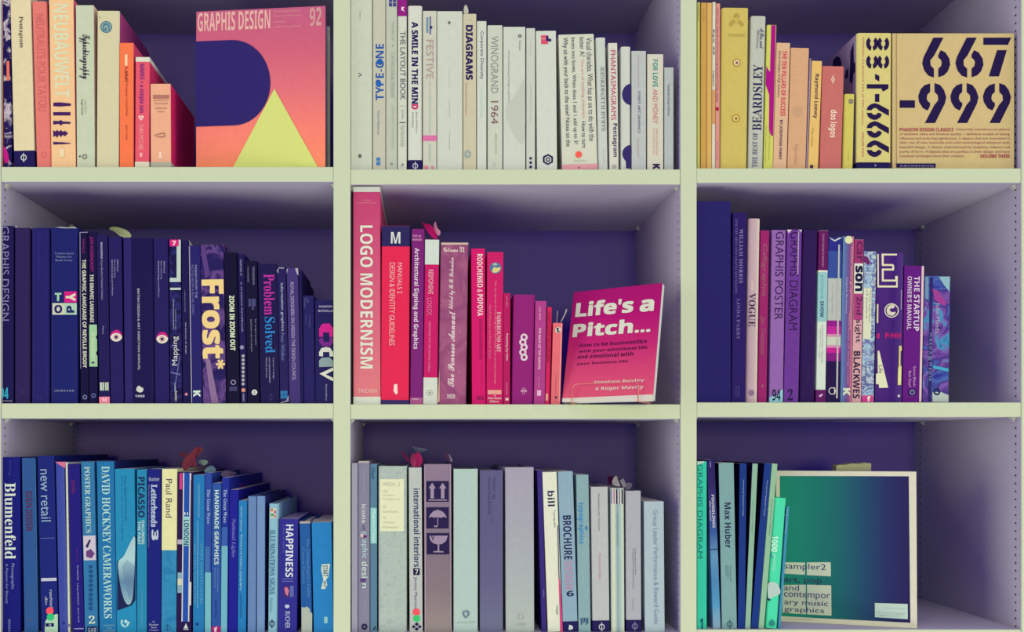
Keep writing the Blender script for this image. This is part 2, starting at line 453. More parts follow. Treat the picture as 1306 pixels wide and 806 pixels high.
bk(65.6, 96.6, -1, 'f3c48c', 'pale orange book with tall light block title over dark tower silhouettes', [
   V_('NEUBAUWELT', 69, 5, 88, 124, 'd8dcb4', .02),
   P_([[(68, 131), (76, 130.5), (90.5, 132), (90.5, 135), (76, 136), (68, 135.5)]], '4a2068', 'printed_tower'),
   P_([[(68, 143), (90, 143), (90, 147.4), (68, 147.4)]], '4a2068', 'printed_tower'),
   P_([[(68, 154), (75, 154.5), (78, 153), (80, 155), (90, 155.5), (90, 158), (80, 158), (78, 160.5), (75, 158), (68, 159)]], '4a2068', 'printed_tower'),
   P_([[(68, 166), (71, 168), (73, 165.5), (75, 168), (78, 166), (80, 168), (83, 167), (87, 170), (83, 174), (80, 172), (78, 175), (75, 172), (73, 176), (71, 173), (68, 175)]], '4a2068', 'printed_tower'),
   P_([[(68, 181), (80, 181.5), (90, 182.5), (90, 183.5), (80, 184), (68, 184.5)]], '4a2068', 'printed_tower'),
   P_([[(76, 190), (82, 190), (82, 200), (76, 200)]], 'ecd6a8', 'emblem')], t=(62.3, 93.5), side='f0688a', d=.22)
bk(97.6, 121.2, 6.8, 'c4d0b0', 'pale green book with a black handwritten script title down the spine', [
   V_('Typochirography', 101, 44, 115, 101, '2c2a48', .008, .4), V_('Roger Fawcett', 103, 127, 106.5, 147, '4a4a60'), V_('STREET STYLES', 107.5, 128, 110, 145, 'a8ac98'),
   C_(102, 199.5, 1.2, '4a4a58', 'emblem'), O_(108, 200, 3.2, '70786c', .6)], t=(97, 118.8), side='ead0a0', d=.21)
bk(123.3, 151.6, 14, 'd4cea4', 'thick plain cream book with a small round blue green emblem at the top', [
   C_(135.5, 34.5, 7.6, '8fb0a4', 'emblem'), O_(135.5, 34.5, 7.6, '4a7c94', .82), V_('G', 131, 29.5, 140, 39.5, '4a7c94', .03), C_(127.3, 22.5, .7, '605858')], t=(124, 153), k='h', side='b04080', d=.15, bump=.15)
bk(152.2, 170.2, 54.8, 'ff7846', 'bright orange paperback with a small black title, beside the thick cream book', [
   R_(159.5, 69.5, 162.5, 83.5, 'ffd8a8'), V_('Label', 159.5, 86, 163.8, 104, '7a2430', .03), V_('Designing a Visual Mode', 160, 106, 163, 148, '8a2c30', .01), V_('Jenna Tuchin', 160, 160, 163, 179, '8a2c30', .01)], side='f0487a', d=.12)
bk(172.2, 190, 72.8, 'f0586c', 'pinkish red paperback with violet scrawled title and a white heart outline', [
   B_(72.8, 78.6, 'd8dcc4'), V_('MARKS + a simple son', 176.5, 81.5, 184.5, 144, '7a2a8c', .02),
   P_([[(180, 154), (176.8, 150.2), (177, 148), (178.8, 147.2), (180, 148.6), (181.4, 147.2), (183.2, 148), (183.3, 150.2)]], 'f8d8c8', 'printed_heart'),
   P_([[(180, 152), (178.3, 150), (178.8, 149), (180, 150.2), (181.3, 149), (181.8, 150)]], 'e84868', 'printed_heart'),
   V_('CHRIS MCCABE', 177.5, 158, 183, 191, 'f8a8a0', .01), R_(178.5, 195, 181.5, 200, 'f8b0a8', 'emblem'), B_(206.3, 213, 'dcd8bc')], t=(173, 190.8), side='e83468', d=.11)
bk(192.3, 218, 107, 'efac88', 'salmon paperback with hot pink covers, last before the face out cover', [
   H_('_________________', 195, 121, 216, 126, 'b87868'), H_('NEW SIGNS FROM THE CITY', 196, 127, 215, 129.3, 'a06c60'), H_('FOR EVERY READER', 197, 131, 214, 133.3, 'a06c60'), H_('AND BACK AGAIN', 198, 137, 213, 139.3, 'a06c60'), H_('essays', 201, 142, 210, 144, '90584c'),
   P_([[(197, 172), (211, 168), (211, 176), (199, 175), (199, 173.5), (209.5, 174.5), (209.5, 170), (197, 173.4)]], 'b07868', 'printed_figure'),
   C_(204.5, 196, 2, 'f8d0b8', 'emblem'), P_([[(203, 198), (206, 198), (208, 203), (205, 201), (202, 203)]], 'f8d0b8'), B_(207, 213, 'b0b09c', .02)], t=(191.8, 217.4), side='ee2468', d=.145)
build_row(CUR, 'orange and cream books in the upper left compartment', X(.8, 0), None)
zz = SHELF[CUR]+.0002
face_book('large face out pink annual with indigo half round and yellow triangle', -.4017, .0215, .2292, .2788, -.0833, .003, .006, zz, 'G:c85c84,d8607c,e8707a,ff8070,ff8c60', [
   H_('GRAPHIS DESIGN', 252, 14.5, 344.5, 38.5, 'e8b0a4', .03), H_('92', 395, 9.5, 410, 33, 'd89c98', .03),
   H_('The International Annual of', 349, 12.8, 382, 15.2, 'e8a8a0'), H_('Design and Illustration', 349, 19, 384, 21.4, 'e8a8a0'), H_('Das internationale', 349, 26.5, 364, 28.8, 'e8a8a0'), H_('Jahrbuch uber Design', 349, 32.8, 384, 35.2, 'e8a8a0'),
   ('P', [[(249.3, 53), (295, 51.2)]+[(297+48*math.sin(a), 105.7-54.5*math.cos(a)) for a in [math.pi*q/22 for q in range(23)]]+[(249.8, 161.8)]], '322674', 'printed_half_round'),
   P_([[(350, 113.5), (297.3, 213.6), (405.6, 213.6)]], 'd2dc74', 'printed_triangle')],
   'orange and cream books in the upper left compartment', side='8a4070', k='h', pages='b8b4a0')
face_book('thin grey book edge showing behind the large face out pink annual', X(400, .03), .0400, .0275, .262, -.03, 0, .006, zz, '9c9cb0', [],
   'orange and cream books in the upper left compartment', side='8a86a0', k='p', pages='b8b8b0')

# ================================================================ ROW 1, MIDDLE
CUR = (1, 2)
W1 = 'c9d2bc'
bk(446, 474.6, -12, 'c6cfb8', 'wide pale spine at the far left of the upper middle compartment', [
   V_('Taschen', 458.5, 14, 460.5, 24, '8a8e80'), P_([[(457, 92.5), (462, 95.5), (457, 98.5), (457, 97.3), (460, 95.5), (457, 93.7)]], '6a6e68'), P_([[(459, 196), (461.6, 199), (459, 202), (456.4, 199)]], '5e6258')], d=.24)
bk(475.6, 491.6, -8, 'c3c2ac', 'beige spine with a large blue sans title reading upwards', [
   U_('TYPE-ONE', 479, 56, 489.5, 128, '2058b0', .02), C_(484.4, 79, 4, '1c60b8', 'printed_dot'), C_(483.2, 107.5, 3.6, '2468c0', 'printed_dot'), V_('Robert Klanten ed.', 481.5, 142, 484, 172, '5878a0'),
   R_(480, 201, 485, 211, '3c80c0', 'emblem'), R_(480, 205.4, 485, 206.2, 'c3c2ac')], d=.23)
bk(492.4, 506.4, -4, 'bcc3b0', 'grey white spine with tiny dark checker at its top edge', [
   R_(496, -2, 505.5, 8.5, '4a4890', 'printed_pattern'), R_(500.4, -2, 501, 8.5, 'c0c8b8'), R_(496, 3, 505.5, 3.6, 'c0c8b8'), V_('THE ART OF', 499.5, 28, 502.5, 52, '9aa094'), V_('>', 500, 57, 502, 60, '505858'),
   V_('CATALOGUE DESIGN', 498.5, 67, 503, 124, '9aa49a'), V_('annual reports and brochures', 499, 134, 503, 190, 'b0b6a6'), C_(499.5, 209, 1.6, '8a9088', 'emblem')], d=.22)
bk(507.4, 518.6, -6, 'ccd3c0', 'white spine with a magenta top band and thin grey capitals', [
   B_(-6, 20.6, '9a1888'), P_([[(512, 9), (516, 9), (514, 12), (516.4, 15), (512, 13)]], 'f0d0e0'), V_('THE LAYOUT BOOK', 510.3, 40, 517.3, 127.5, '50566a', .005),
   R_(510, 135.2, 517, 135.7, '9aa098'), V_('Gavin Ambrose', 512, 140, 516, 152, 'a8aea4'), R_(509.5, 155.8, 517, 157, '50566a'), V_('Paul Harris Smith', 511, 160, 516.3, 187, 'a8aea4'), P_([[(511, 214), (513.5, 208), (515, 210), (513.4, 211)]], '606a80')], d=.22)
bk(520, 538.5, 7.4, 'd0d6c6', 'white spine with bold dark violet title ending in one pink letter', [
   V_('A SMILE IN THE MIN', 525, 28, 533.2, 132.5, '2a1866', .035), V_('D', 525, 133, 533.2, 139.6, 'd81c70', .035), V_('Beryl McAlhone', 530, 143.5, 532.5, 170, '6a6a80'), V_('David Stuart', 525.5, 143.5, 528, 163, '6a6a80'),
   B_(204.2, 217, '241a60', .02)]+phi(529.6, 211.7, 3.6, 'c0c8d0'), k='r', d=.22)
bk(539.4, 556.7, 14, 'c9cbb8', 'cream spine crossed low down by a pink stripe', [
   R_(543.5, 22, 546.5, 42, '7898a8', 'printed_figure'), R_(548, 21, 549.6, 44, '4850a0', 'printed_figure'), C_(549.6, 35, 2, '3a3480', 'printed_dot'),
   V_('FESTIVE', 543.5, 51, 553, 101, 'b09898', 0), V_('The art & design of promotional mailing', 547, 104, 549.5, 170, '88b0b8'), B_(172.7, 179.8, 'e070a8'), V_('David Robinson', 547, 184, 549.8, 206, '98b8b8'),
   R_(541, 211.5, 546, 216, 'e08098'), R_(550, 212, 553, 216, 'e08098')], d=.23)
bk(557.5, 589.8, 14.4, 'c9d1c0', 'broad blank white spine with one tiny diamond near the top', [
   P_([[(573, 26.5), (575.2, 29), (573, 31.6), (570.8, 29)]], '6a7470'), R_(573, 88, 573.4, 112, 'a0b8b0', 'printed_line'), V_('Identify', 572.5, 128, 574, 150, '98a098'), V_('Chermayeff', 572.5, 168, 574, 190, '808880')], d=.24)
bk(590.8, 607.4, 17.7, 'c9c4a4', 'stained cream spine with heavy dark capitals and a curled torn jacket top', [
   V_('DIAGRAMS', 594, 32, 603, 102, '2e2260', .04), V_('Innovative Solutions', 593.5, 106, 596, 148, 'c86870', .005), P_([[(593, 192), (597, 190), (601, 194), (599, 201), (594, 203), (592, 198)]], 'b0b8a4', 'emblem'), O_(596.5, 197, 4, '8898a0', .7), C_(600, 26, .9, 'a89890'),
   F_([(591, 17.5, .02), (592, 8, .03), (594.5, 5.5, .03), (597.5, 12, .02), (597.3, 17.8, .01)], 'cdd0bc', 'torn_jacket')], k='h', d=.22, t=(590.2, 607.8))
bk(608.4, 620.4, 27, 'cbd3c4', 'slim white spine with thin dark mixed case title', [
   V_('Corporate Diversity', 611.5, 40, 617, 101, '4a4a70', .006), V_('Swiss Graphic Design', 612, 112, 616, 150, 'b8d4cc')], d=.2)
bk(621.8, 641, 32.3, 'c6cebb', 'pale spine with light grey capitals followed by a reddish year', [
   V_('WINOGRAND', 626, 46, 635.5, 119, '8c948c', .004), V_('1964', 626, 129, 635.5, 158, '8c6068', .008), V_('ARENA EDITIONS', 631, 170, 634, 196, 'a8b0a8'), V_('...', 628, 207, 632, 212, 'c0c4b8')], k='h', d=.22)
bk(642, 670, 34.3, 'c9d1c2', 'wide white spine printed with a faint swooping grey curve', [
   P_([[(670, 97), (664, 108), (658, 120), (650.5, 130), (645, 134), (645, 150), (652, 165), (660, 180), (670, 188)]], 'bcc5b6', 'printed_curve'), V_('The Best Advertising and Design in the World', 647.6, 64, 650, 131, '6a6c88'),
   O_(663, 46, 2.2, '3c3c60', .5), V_('Taschen', 662, 51, 664.5, 64, '6a6c80')], d=.22)
bk(671.4, 682.4, 36, 'c5cdbf', 'narrow white spine with three dark dots at its foot', [
   V_('Creativity', 675.5, 48, 677.5, 72, 'b0b8ae'), V_('A 1000 Novel Concepts', 675.5, 106, 678, 155, 'a8b4ac'), C_(676.8, 202, 1.8, '303060', 'printed_dot'), C_(676.8, 207.5, 1.8, '303060', 'printed_dot'), C_(676.8, 213, 1.8, '303060', 'printed_dot')], d=.21)
bk(684.8, 711, 39.5, 'ccd4c6', 'white spine with red top picture and dark hexagon emblem at its foot', [
   R_(690, 45, 699, 56.3, 'e0506c', 'printed_picture'), R_(696.5, 46, 699.5, 52.5, '302070', 'printed_picture'), R_(699.5, 49.5, 703, 53, '302070', 'printed_picture'), R_(690, 49, 696, 50, 'f0b0a8', 'printed_picture'),
   P_([[(698.8, 196.4), (705.2, 199.8), (705.2, 207), (698.8, 210.6), (692.4, 207), (692.4, 199.8)]], '241c54'), P_([[(698.8, 198.8), (703, 201.2), (703, 206), (698.8, 208.4), (694.6, 206), (694.6, 201.2)]], 'c0c8bc'), O_(698.8, 203.6, 3, '3a3468', .5)], t=(683.6, 709), k='h', d=.22)
bk(718.2, 761.4, 44.4, 'cfd3bd', 'thickest white spine, four lines of running dark text and a red dot', [
   V_('Visual charades. What has an ox to do with the', 749.5, 48, 756.5, 180, '3c3868', .008), V_('letter A?', 739.5, 47.5, 745.5, 72, '3c3868', .008), V_('The art of looking sideways.', 740.5, 75, 746, 152, 'd89898', .008), V_('How to turn', 742, 155, 747.5, 188.5, '3c3868', .008),
   V_('knots into bows. When does 1 and 1 add up to 3?', 729, 48, 735.5, 184, '3c3868', .008), V_('Why sit with your back to the view? Notes on the', 718.5, 48, 726, 187, '3c3868', .008),
   C_(738, 197.2, 4.3, 'ff5c50', 'printed_dot'), H_('Alan Fletcher', 732, 204, 748, 206, 'a0a898'), B_(210, 217, 'e09aa4', .02), H_('+', 737, 212.5, 740, 215.5, '503060', .02)], t=(711.4, 758.4), k='h', d=.23)
bk(763.4, 775.6, 48, 'c5cdc2', 'rounded white spine with light grey capitals reading upwards', [
   U_('SARAH ILLENBERGER', 766.5, 85, 771.5, 167, '7c8488', .006), U_('gestalten', 769, 190, 771, 208, 'a0a8a0')], t=(759.4, 772.6), k='r', d=.2)
bk(777.4, 789.2, 55, 'd2d3c2', 'white spine with magenta capitals above dark mixed case word', [
   V_('PHANTASMAGRAMS', 779, 64, 785.5, 153, 'c42070', .012), V_('Pentagram', 780.5, 157.5, 787.5, 200, '2e2468', .02), P_([[(781, 210), (786, 210), (786, 215), (781, 215)]], 'a8aca0')], t=(776, 787), d=.2)
bk(791.8, 804.5, 59.5, 'c9cfc3', 'white spine with two dark half discs at its right edge', [
   P_([[(804.3, 107)]+[(804.3-11*math.sin(math.pi*q/12), 120.5-13.5*math.cos(math.pi*q/12)) for q in range(1, 12)]+[(804.3, 134)]], '362c70', 'printed_half_disc'),
   P_([[(804.6, 185)]+[(804.6-11*math.sin(math.pi*q/12), 196-11*math.cos(math.pi*q/12)) for q in range(1, 9)]+[(798, 206), (798.5, 215), (803, 215), (804.6, 210)]], '362c70', 'printed_half_disc')], k='r', d=.2)
bk(805.6, 824, 65, 'b9bfbc', 'bluish grey spine with one tiny navy line of capitals', [
   V_('contemporary artists', 813, 70, 815.6, 112, 'c09c9c'), V_('STREET ART GRAPHICS', 813.6, 116, 816.6, 170, '383878', .012), V_('from around the world', 813, 176, 815.6, 200, 'c09c9c')], d=.18)
bk(825.6, 846, 69.2, 'd0ceba', 'cream spine with teal and pink title and a black letter at the foot', [
   V_('FOR LOVE', 832.5, 76, 839, 111, '20988c', .02), V_('AND MONEY', 832.5, 114, 839, 157.5, 'd07078', .01), V_('NEW ILLUSTRATION', 836.5, 164, 839, 198, 'd88880'), V_('Liz Farrelly & Olly Moss', 832.5, 164, 835, 198, 'd88880'), V_('K', 832.5, 209, 841.5, 216, '2a2058', .04)], d=.18)
bk(847.4, 859.2, 86, 'b4bcb8', 'shortest grey white spine, last in the upper middle compartment', [V_('Tea Bauhaus School Collection', 851.5, 107, 854.5, 148, '384070', .01)], d=.16)
build_row(CUR, 'white and grey books in the upper middle compartment', X(446.8), None)

# ================================================================ ROW 1, RIGHT
def sten(cx, cy, six=True):
    """a stencil six (or nine) cut in two pieces"""
    L = [(cx-2.8, cy+18), (cx-10, cy+15.5), (cx-15, cy+9), (cx-17.8, cy), (cx-16, cy-8), (cx-3.5, cy-33), (cx+9.5, cy-33), (cx-2.5, cy-10), (cx-7.5, cy-4), (cx-7, cy+2.5), (cx-2.8, cy+6.8)]
    Rr = [(cx+2.8, cy+17.6), (cx+2.8, cy+6.8), (cx+6.5, cy+3), (cx+7.2, cy-1.5), (cx+6, cy-5), (cx+2.8, cy-7.5), (cx+2.8, cy-11), (cx+6, cy-17), (cx+12, cy-14), (cx+17, cy-6), (cx+18, cy+1.5), (cx+15, cy+10), (cx+10, cy+15.2)]
    return [L, Rr] if six else [[(2*cx-x, 2*cy-y) for x, y in pl] for pl in (L, Rr)]
def stencil_column():
    out = []
    for cy in (142.3, 165.2, 189.6):
        for pl in sten(0, 0): out.append([(1115.2-v*.56, cy+u*.6) for u, v in pl])
    for cy in (55.6, 78.6):
        for cx in (1112.2, 1126.4):
            for a0, a1 in ((-56, 76), (104, 236)):
                A = [math.radians(a0+(a1-a0)*q/8) for q in range(9)]
                out.append([(cx+7.6*math.cos(a), cy+9.4*math.sin(a)) for a in A]+[(cx+2.8*math.cos(a), cy+4*math.sin(a)) for a in A[::-1]])
    out += [[(1116, 94), (1121.4, 97), (1121.4, 104), (1116, 101)], [(1105.5, 107.5), (1133, 107.5), (1133, 113), (1126, 117), (1124, 113), (1105.5, 113)], [(1115.8, 120), (1121.4, 120), (1121.4, 130), (1115.8, 130)]]
    return out
CUR = (1, 3)
bk(889.4, 892.8, 3, 'c6c862', 'thin yellow green booklet against the upright, upper right compartment', [V_('Creative Review', 889.8, 5, 891.4, 27, '55502c')], d=.2)
bk(893.6, 900.8, 3.4, 'd2a24c', 'thin ochre spine, left of two alike', [V_('Grafik', 896.4, 10, 898.6, 28, 'b88838')], t=(894.2, 901.2), d=.2)
bk(901.4, 907.6, 3.6, 'dcae5c', 'thin light ochre spine, right of two alike', [], t=(901.8, 908), d=.2)
bk(908.2, 911.8, 2.6, 'd8d4bc', 'very thin white magazine spine with black lettering', [V_('Eye 39', 908.8, 38, 911.4, 70, '302840', .02), V_('magazine', 908.8, 90, 911, 110, '302840', .02), R_(908, 115, 912.2, 158, 'd89c58')], t=(908.6, 913), d=.2, cat='magazine', name='magazine')
bk(912.4, 917.6, 4.4, 'dc9484', 'thin salmon magazine spine with a red spot', [V_('SPECIAL ISSUE DESIGN FOR EVERYONE 2003', 913.6, 10, 916, 130, '9c3c78', .006), C_(914.6, 139, 2.4, 'b81848', 'printed_dot'), V_('Autumn', 913.6, 180, 916, 205, 'c060a0')], t=(913.2, 918.6), d=.2, cat='magazine', name='magazine')
bk(918.6, 952.8, 10.2, 'cfbb5c', 'wide yellow cloth spine with two metal rivets and an embossed emblem', [
   P_([[(938, 16.5), (940.5, 16.5), (944, 20.5), (941.5, 25), (946, 27), (950, 32), (945, 34.5), (942, 29), (936, 29), (933, 34.5), (928.5, 32), (932, 26.5), (937, 25), (934.5, 20.5)]], 'b89c48'),
   O_(939.3, 25.5, 2.6, 'd8c24e', .5), H_('PHAIDON', 929, 43, 949.5, 47, 'b89c48', .01),
   C_(939.5, 80, 5.2, 'b89038', 'rivet'), C_(939.5, 80, 3.8, 'e0c898', 'rivet'), C_(939.7, 80.3, 1.7, '7c5068', 'rivet'),
   C_(938.4, 151, 5.2, 'b89038', 'rivet'), C_(938.4, 151, 3.8, 'dcc070', 'rivet'), C_(938.6, 151.3, 1.7, '90683c', 'rivet')], t=(920.4, 955.2), k='r', d=.23, bump=.5, rough=.7)
bk(954, 973.6, 20.6, 'bcc0b0', 'pale grey spine with large navy serif title reading upwards', [
   U_('BEARDSLEY', 960, 82.5, 972, 166.5, '28285c', .015), U_('THE BEST OF', 959.5, 169, 966, 213.5, '4c4c78', .01), V_('A Pen and', 969, 36, 974.5, 62, '6a6c84', .02, .5), V_('Wildean', 965, 38, 968.5, 62, '8c8c9c', .01, .5)], t=(958.4, 977.2), k='r', d=.21)
bk(973.9, 985.6, 32, 'cdd05c', 'slim yellow green spine crossed by a bold magenta arrow stripe', [
   P_([[(983.6, 32.2), (989.4, 32.2), (986, 173), (984.4, 174), (980.6, 167), (981, 121), (976.4, 108), (977.2, 84.5), (982, 92)]], 'b80c8c', 'printed_stripe'),
   V_('Look at this contemporary brochures', 975.6, 160, 977.6, 208, '80783c'), V_('Adrian Shaughnessy', 980, 165, 982, 205, 'a08c40')], t=(978.6, 990.3), d=.2)
bk(986, 1003, 55, 'dcb28a', 'peach spine with bold red title beside a finer navy line', [
   V_('THE TEN PILLARS OF SUCCESS', 996.5, 65, 1002.5, 148, 'e02858', .025), V_('Secret Strategies of High Achievers', 991.5, 65, 995.5, 124, '5c4468', .01), V_('BY JOSEPHINE PERRY', 993, 153, 997.5, 203.5, '4c3464', .025)], t=(990.6, 1008), d=.14)
bk(1004, 1027.6, 61.5, 'd8a67a', 'broad plain apricot spine with faint circle emblem', [
   V_('Made you look', 1011, 66, 1022, 120, 'e4b488', .01), O_(1016.8, 142.5, 6.6, 'c8a080', .85), O_(1016.8, 142.5, 3.2, 'c8a080', .6), V_('Sagmeister', 1012, 184, 1018, 210, 'c89c78')], t=(1009.2, 1031.6), d=.15)
bk(1028.2, 1029.8, 74.5, 'a890a8', 'very thin mauve booklet left of a yellow orange paperback', [], t=(1033, 1034.8), d=.12)
bk(1030.6, 1043.4, 78, 'e6bc68', 'small yellow orange paperback with a heavy dark two word title', [
   V_('Raymond Loewy', 1037.5, 94.5, 1044, 151, '4c2c58', .03), V_('The name', 1034.5, 163, 1037.5, 187, 'b88848'), C_(1035, 212.5, 2.4, '503058', 'emblem')], t=(1035.6, 1048.6), d=.14)
bk(1045, 1073.6, 84.8, 'cc6e68', 'terracotta pink spine with white rounded lowercase title', [
   V_('dos logos', 1056.5, 140, 1067.5, 175.5, 'f0d8c0', .03), O_(1062.3, 101.5, 2.6, 'e8b8a4', .3), C_(1062.3, 97.5, 1.2, 'e8b8a4', 'emblem'), C_(1062.3, 105.5, 1.2, 'e8b8a4', 'emblem')], t=(1049.6, 1076.4), k='h', d=.15, bump=.2)
bk(1075, 1088.6, 120, 'd0c658', 'small yellow spine with a ring emblem, in front of the boxed volume', [
   O_(1085.2, 129.4, 3, '605880', .7), H_('E', 1084.2, 127.8, 1086.4, 131, '605880', .03), V_('Thoughts', 1081, 192, 1083, 205, 'a09850')], t=(1077.6, 1090.6), k='r', d=.035)
bk(1092.4, 1137, 42.3, 'd6ca78', 'thick yellow volume with stencil numerals along its spine', [
   V_('DESIGN CLASSICS 333 of 999 objects', 1099, 48, 1101.8, 160, 'c83c5c', .006), V_('VOLUME TWO', 1099, 168, 1101.8, 200, 'c83c5c', .006),
   ('P', stencil_column(), '26184e', 'printed_numeral'),
   B_(207, 214.5, '241a5a', .05), R_(1115.5, 209.4, 1117, 212.5, '9890b0')], t=(1093.8, 1137.4), k='r', side='a08cac', d=.235)
build_row(CUR, 'yellow and peach books in the upper right compartment', X(888.6), None)
zz = SHELF[CUR]+.0002
vt = next(o for o in bpy.data.objects if o.get('label', '').startswith('thick yellow volume with stencil'))
sx_ = vt.location.x
def side_poly(pl):
    out = []
    for px, py in pl:
        q = (px-VX)*K/sx_; dpt = CAM_D*(1/q-1) if False else sx_*CAM_D/((px-VX)*K)-CAM_D
        out.append((-.0003, dpt-vt.location.y, (VY-py)*K*(CAM_D+dpt)/CAM_D-vt.location.z))
    return out
for pl in ([(1061, 86), (1062, 77), (1066, 71.5), (1070, 73), (1072.6, 79), (1072, 90)], [(1087.8, 54), (1084, 66), (1083, 104), (1086.6, 107), (1088, 94), (1090, 91), (1090, 81), (1088.4, 79)], [(1077, 100), (1078.4, 90), (1081.4, 87), (1081.2, 99)]):
    link('printed_numeral', side_poly(pl), [tuple(range(len(pl)))], mat('26184e', .5, 0, 0), vt)
nums = sten(1193.8, 81) + sten(1236.2, 81) + sten(1189, 124, False) + sten(1230, 124, False) + sten(1271.5, 124, False)
nums += [[(1254, 48), (1289.5, 48), (1285.5, 57.2), (1254, 57.2)], [(1271.5, 64), (1284, 64), (1274, 97.5), (1261, 97.5)]]
nums += [[(1147.3, 128), (1166.8, 128), (1166.8, 137.6), (1147.3, 137.6)]]
para = [('of aesthetic value and timeless quality: 1 definitive models of lasting', 169.3), ('influence and enduring significance. 2 objects that are innovative in', 174.8), ('their use of new materials and unite technological advances with', 180.2),
        ('beautiful design. 3 objects characterized by simplicity, balance and', 186), ('purity of form. 4 objects that are perfect in their design and have', 191.8)]
face_book('square yellow volume facing out with giant dark stencil numerals', X(1138.2, .009), .009, X(1293.6, .009)-X(1138.2, .009), Z(42.4, .009)-zz, 0, 0, .05, zz, 'd0b87c', [
   R_(1142.6, 43, 1143.8, 213.5, 'a88858', 'hinge_line'), ('P', nums, '26184e', 'printed_numeral'),
   H_('PHAIDON DESIGN CLASSICS', 1147.2, 163, 1216, 167.6, 'b02850', .03), H_('industrially manufactured objects', 1219, 163.4, 1287.5, 167.4, 'a8485c', .008)]
   + [H_(s_, 1147.2, y_, 1287.5, y_+4.2, 'a8485c', .008) for s_, y_ in para] + [H_('remained unchanged since their creation.', 1147.2, 197.4, 1230, 201.4, 'a8485c', .008), H_('VOLUME THREE', 1250, 197, 1287.5, 201.4, 'b02850', .03),
   R_(1143, 208.6, 1193, 214, '241a5a', 'cover_band'), H_('ABCDEFGHIJ', 1147, 210.6, 1190, 213.4, '8a80a0', .02)],
   'yellow and peach books in the upper right compartment', side='c8b068', k='h', pages='c8bc90')

# ================================================================ ROW 2, LEFT
CUR = (2, 1); LV = '9088b8'; WT = 'd4d8cc'
bk(-6, 17, 288, '1f1858', 'dark annual with thin lilac capitals and a cyan number, cut by the picture edge', [
   V_('GRAPHIS DESIGN', 1.5, 288.5, 11.5, 409, '8c80b4', .005), H_('94', 0, 494, 10.8, 509, '30b8d0', .02), R_(0, 511, 16, 511.6, 'c0c0c0', 'printed_line')], k='p', d=.23)
bk(18, 38, 290.5, '2e205c', 'plain plum dark spine, second from the left in the middle left compartment', [C_(28, 500, 2.2, '3a2a68', 'emblem'),
   P_([[(19, 290), (21.5, 287.5), (22, 290)]], 'b0a8b0', 'torn_jacket')], k='r', d=.24)
bk(40, 63, 290.5, '241f70', 'deep blue violet spine with nearly invisible title', [V_('Monogram Handbook', 47.5, 299, 52, 355, '343490', .01), O_(50, 507.5, 3, '38408c', .8)], k='r', d=.24)
bk(64.3, 99.4, 290, '1b2272', 'thick navy spine with coloured letter tiles in its middle', [
   H_('Creative Sound', 70, 321.6, 94, 324.4, '7c88b4', .01), H_('Maxims for', 72, 326, 92, 328.8, '7c88b4', .01), H_('Book Cover', 71, 330.4, 93, 333.2, '7c88b4', .01),
   H_('T', 70, 373.5, 78.5, 384, '9ccca8', .09), R_(82, 371.6, 98, 386, 'd81888', 'letter_tile'), V_('Y', 84, 374, 96.5, 384, 'd8d8b8', .06), R_(67, 386.6, 82, 401.4, 'c8ccb0', 'letter_tile'), R_(82, 386.6, 98, 401.4, 'a8ccb0', 'letter_tile'),
   H_('O', 69.5, 389, 79.5, 399.5, '1c2470', .06), U_('P', 85, 390, 95, 399, '1c2470', .06), H_('LEHRMANN', 70, 497, 94.5, 499.5, 'a8b0c8', .01, 0, 1.6),
   P_([[(70, 290.4), (78, 289.4), (86, 290.2), (95, 289), (98.6, 291.6), (94, 291.2), (84, 291.4)]], 'a0a8a8', 'worn_edge')], k='r', d=.25)
bk(103.2, 112.8, 295.6, '150d44', 'thin black spine with bold white title starting below a pink word', [
   V_('NEVILLE', 105.5, 305, 108, 323, 'a82884', .005), V_('THE GRAPHIC LANGUAGE OF NEVILLE BRODY', 105.3, 331, 110.2, 469, 'd8dcc0', .02), O_(108.3, 506.5, 3, '6c74a0', .5), P_([[(101.6, 296), (112, 295.8), (112, 296.8), (102.6, 297), (103.4, 470), (102.6, 470)]], '8c84a8', 'worn_edge')], t=(101.2, 111.6), d=.23)
bk(114, 124.6, 295.8, '170f4a', 'thin black spine with pink name above white title and a pale green slip', [
   V_('JON WOZENCROFT', 114.2, 302, 119.2, 347, 'c02488', .012), V_('THE GRAPHIC LANGUAGE', 114.8, 350, 119.6, 411, 'd8dcc0', .02),
   P_([[(113.8, 414), (123.6, 414), (123.8, 427), (122.2, 430), (123.8, 433), (124, 447), (122.4, 450.5), (124.2, 454), (124.4, 467.5), (114.2, 467.5)]], '98c898', 'pasted_slip'), V_('OF NEVILLE BRODY 2', 116.5, 424, 121, 460, 'd4dcb8', .015), R_(117, 461.5, 120.4, 463.6, '283070'), O_(119.5, 504.5, 3, '5c64a0', .5)], t=(112.6, 123), d=.23)
bk(126.4, 140.2, 299, '221a5e', 'dark spine with white barcode and a pink square sticker at the foot', [
   V_('BRANDING', 128.4, 309, 130.8, 330, 'b0b0c8', .03), V_('From Brief to Finished Solution', 129, 332, 131.4, 382, '9c9cc0'), V_('Mono', 130.6, 416, 132.8, 426, '9c9cc0'),
   R_(127.6, 487.6, 138.6, 498, 'b8ccb4', 'barcode'), R_(130.5, 487.6, 131, 498, '221a5e'), R_(133, 487.6, 134, 498, '221a5e'), R_(136, 487.6, 136.5, 498, '221a5e'), R_(126.6, 506, 140.6, 514.6, 'f888a4', 'sticker'), H_('M', 131, 508, 136, 512, 'f8d8d8', .03)], t=(122.8, 137), d=.22)
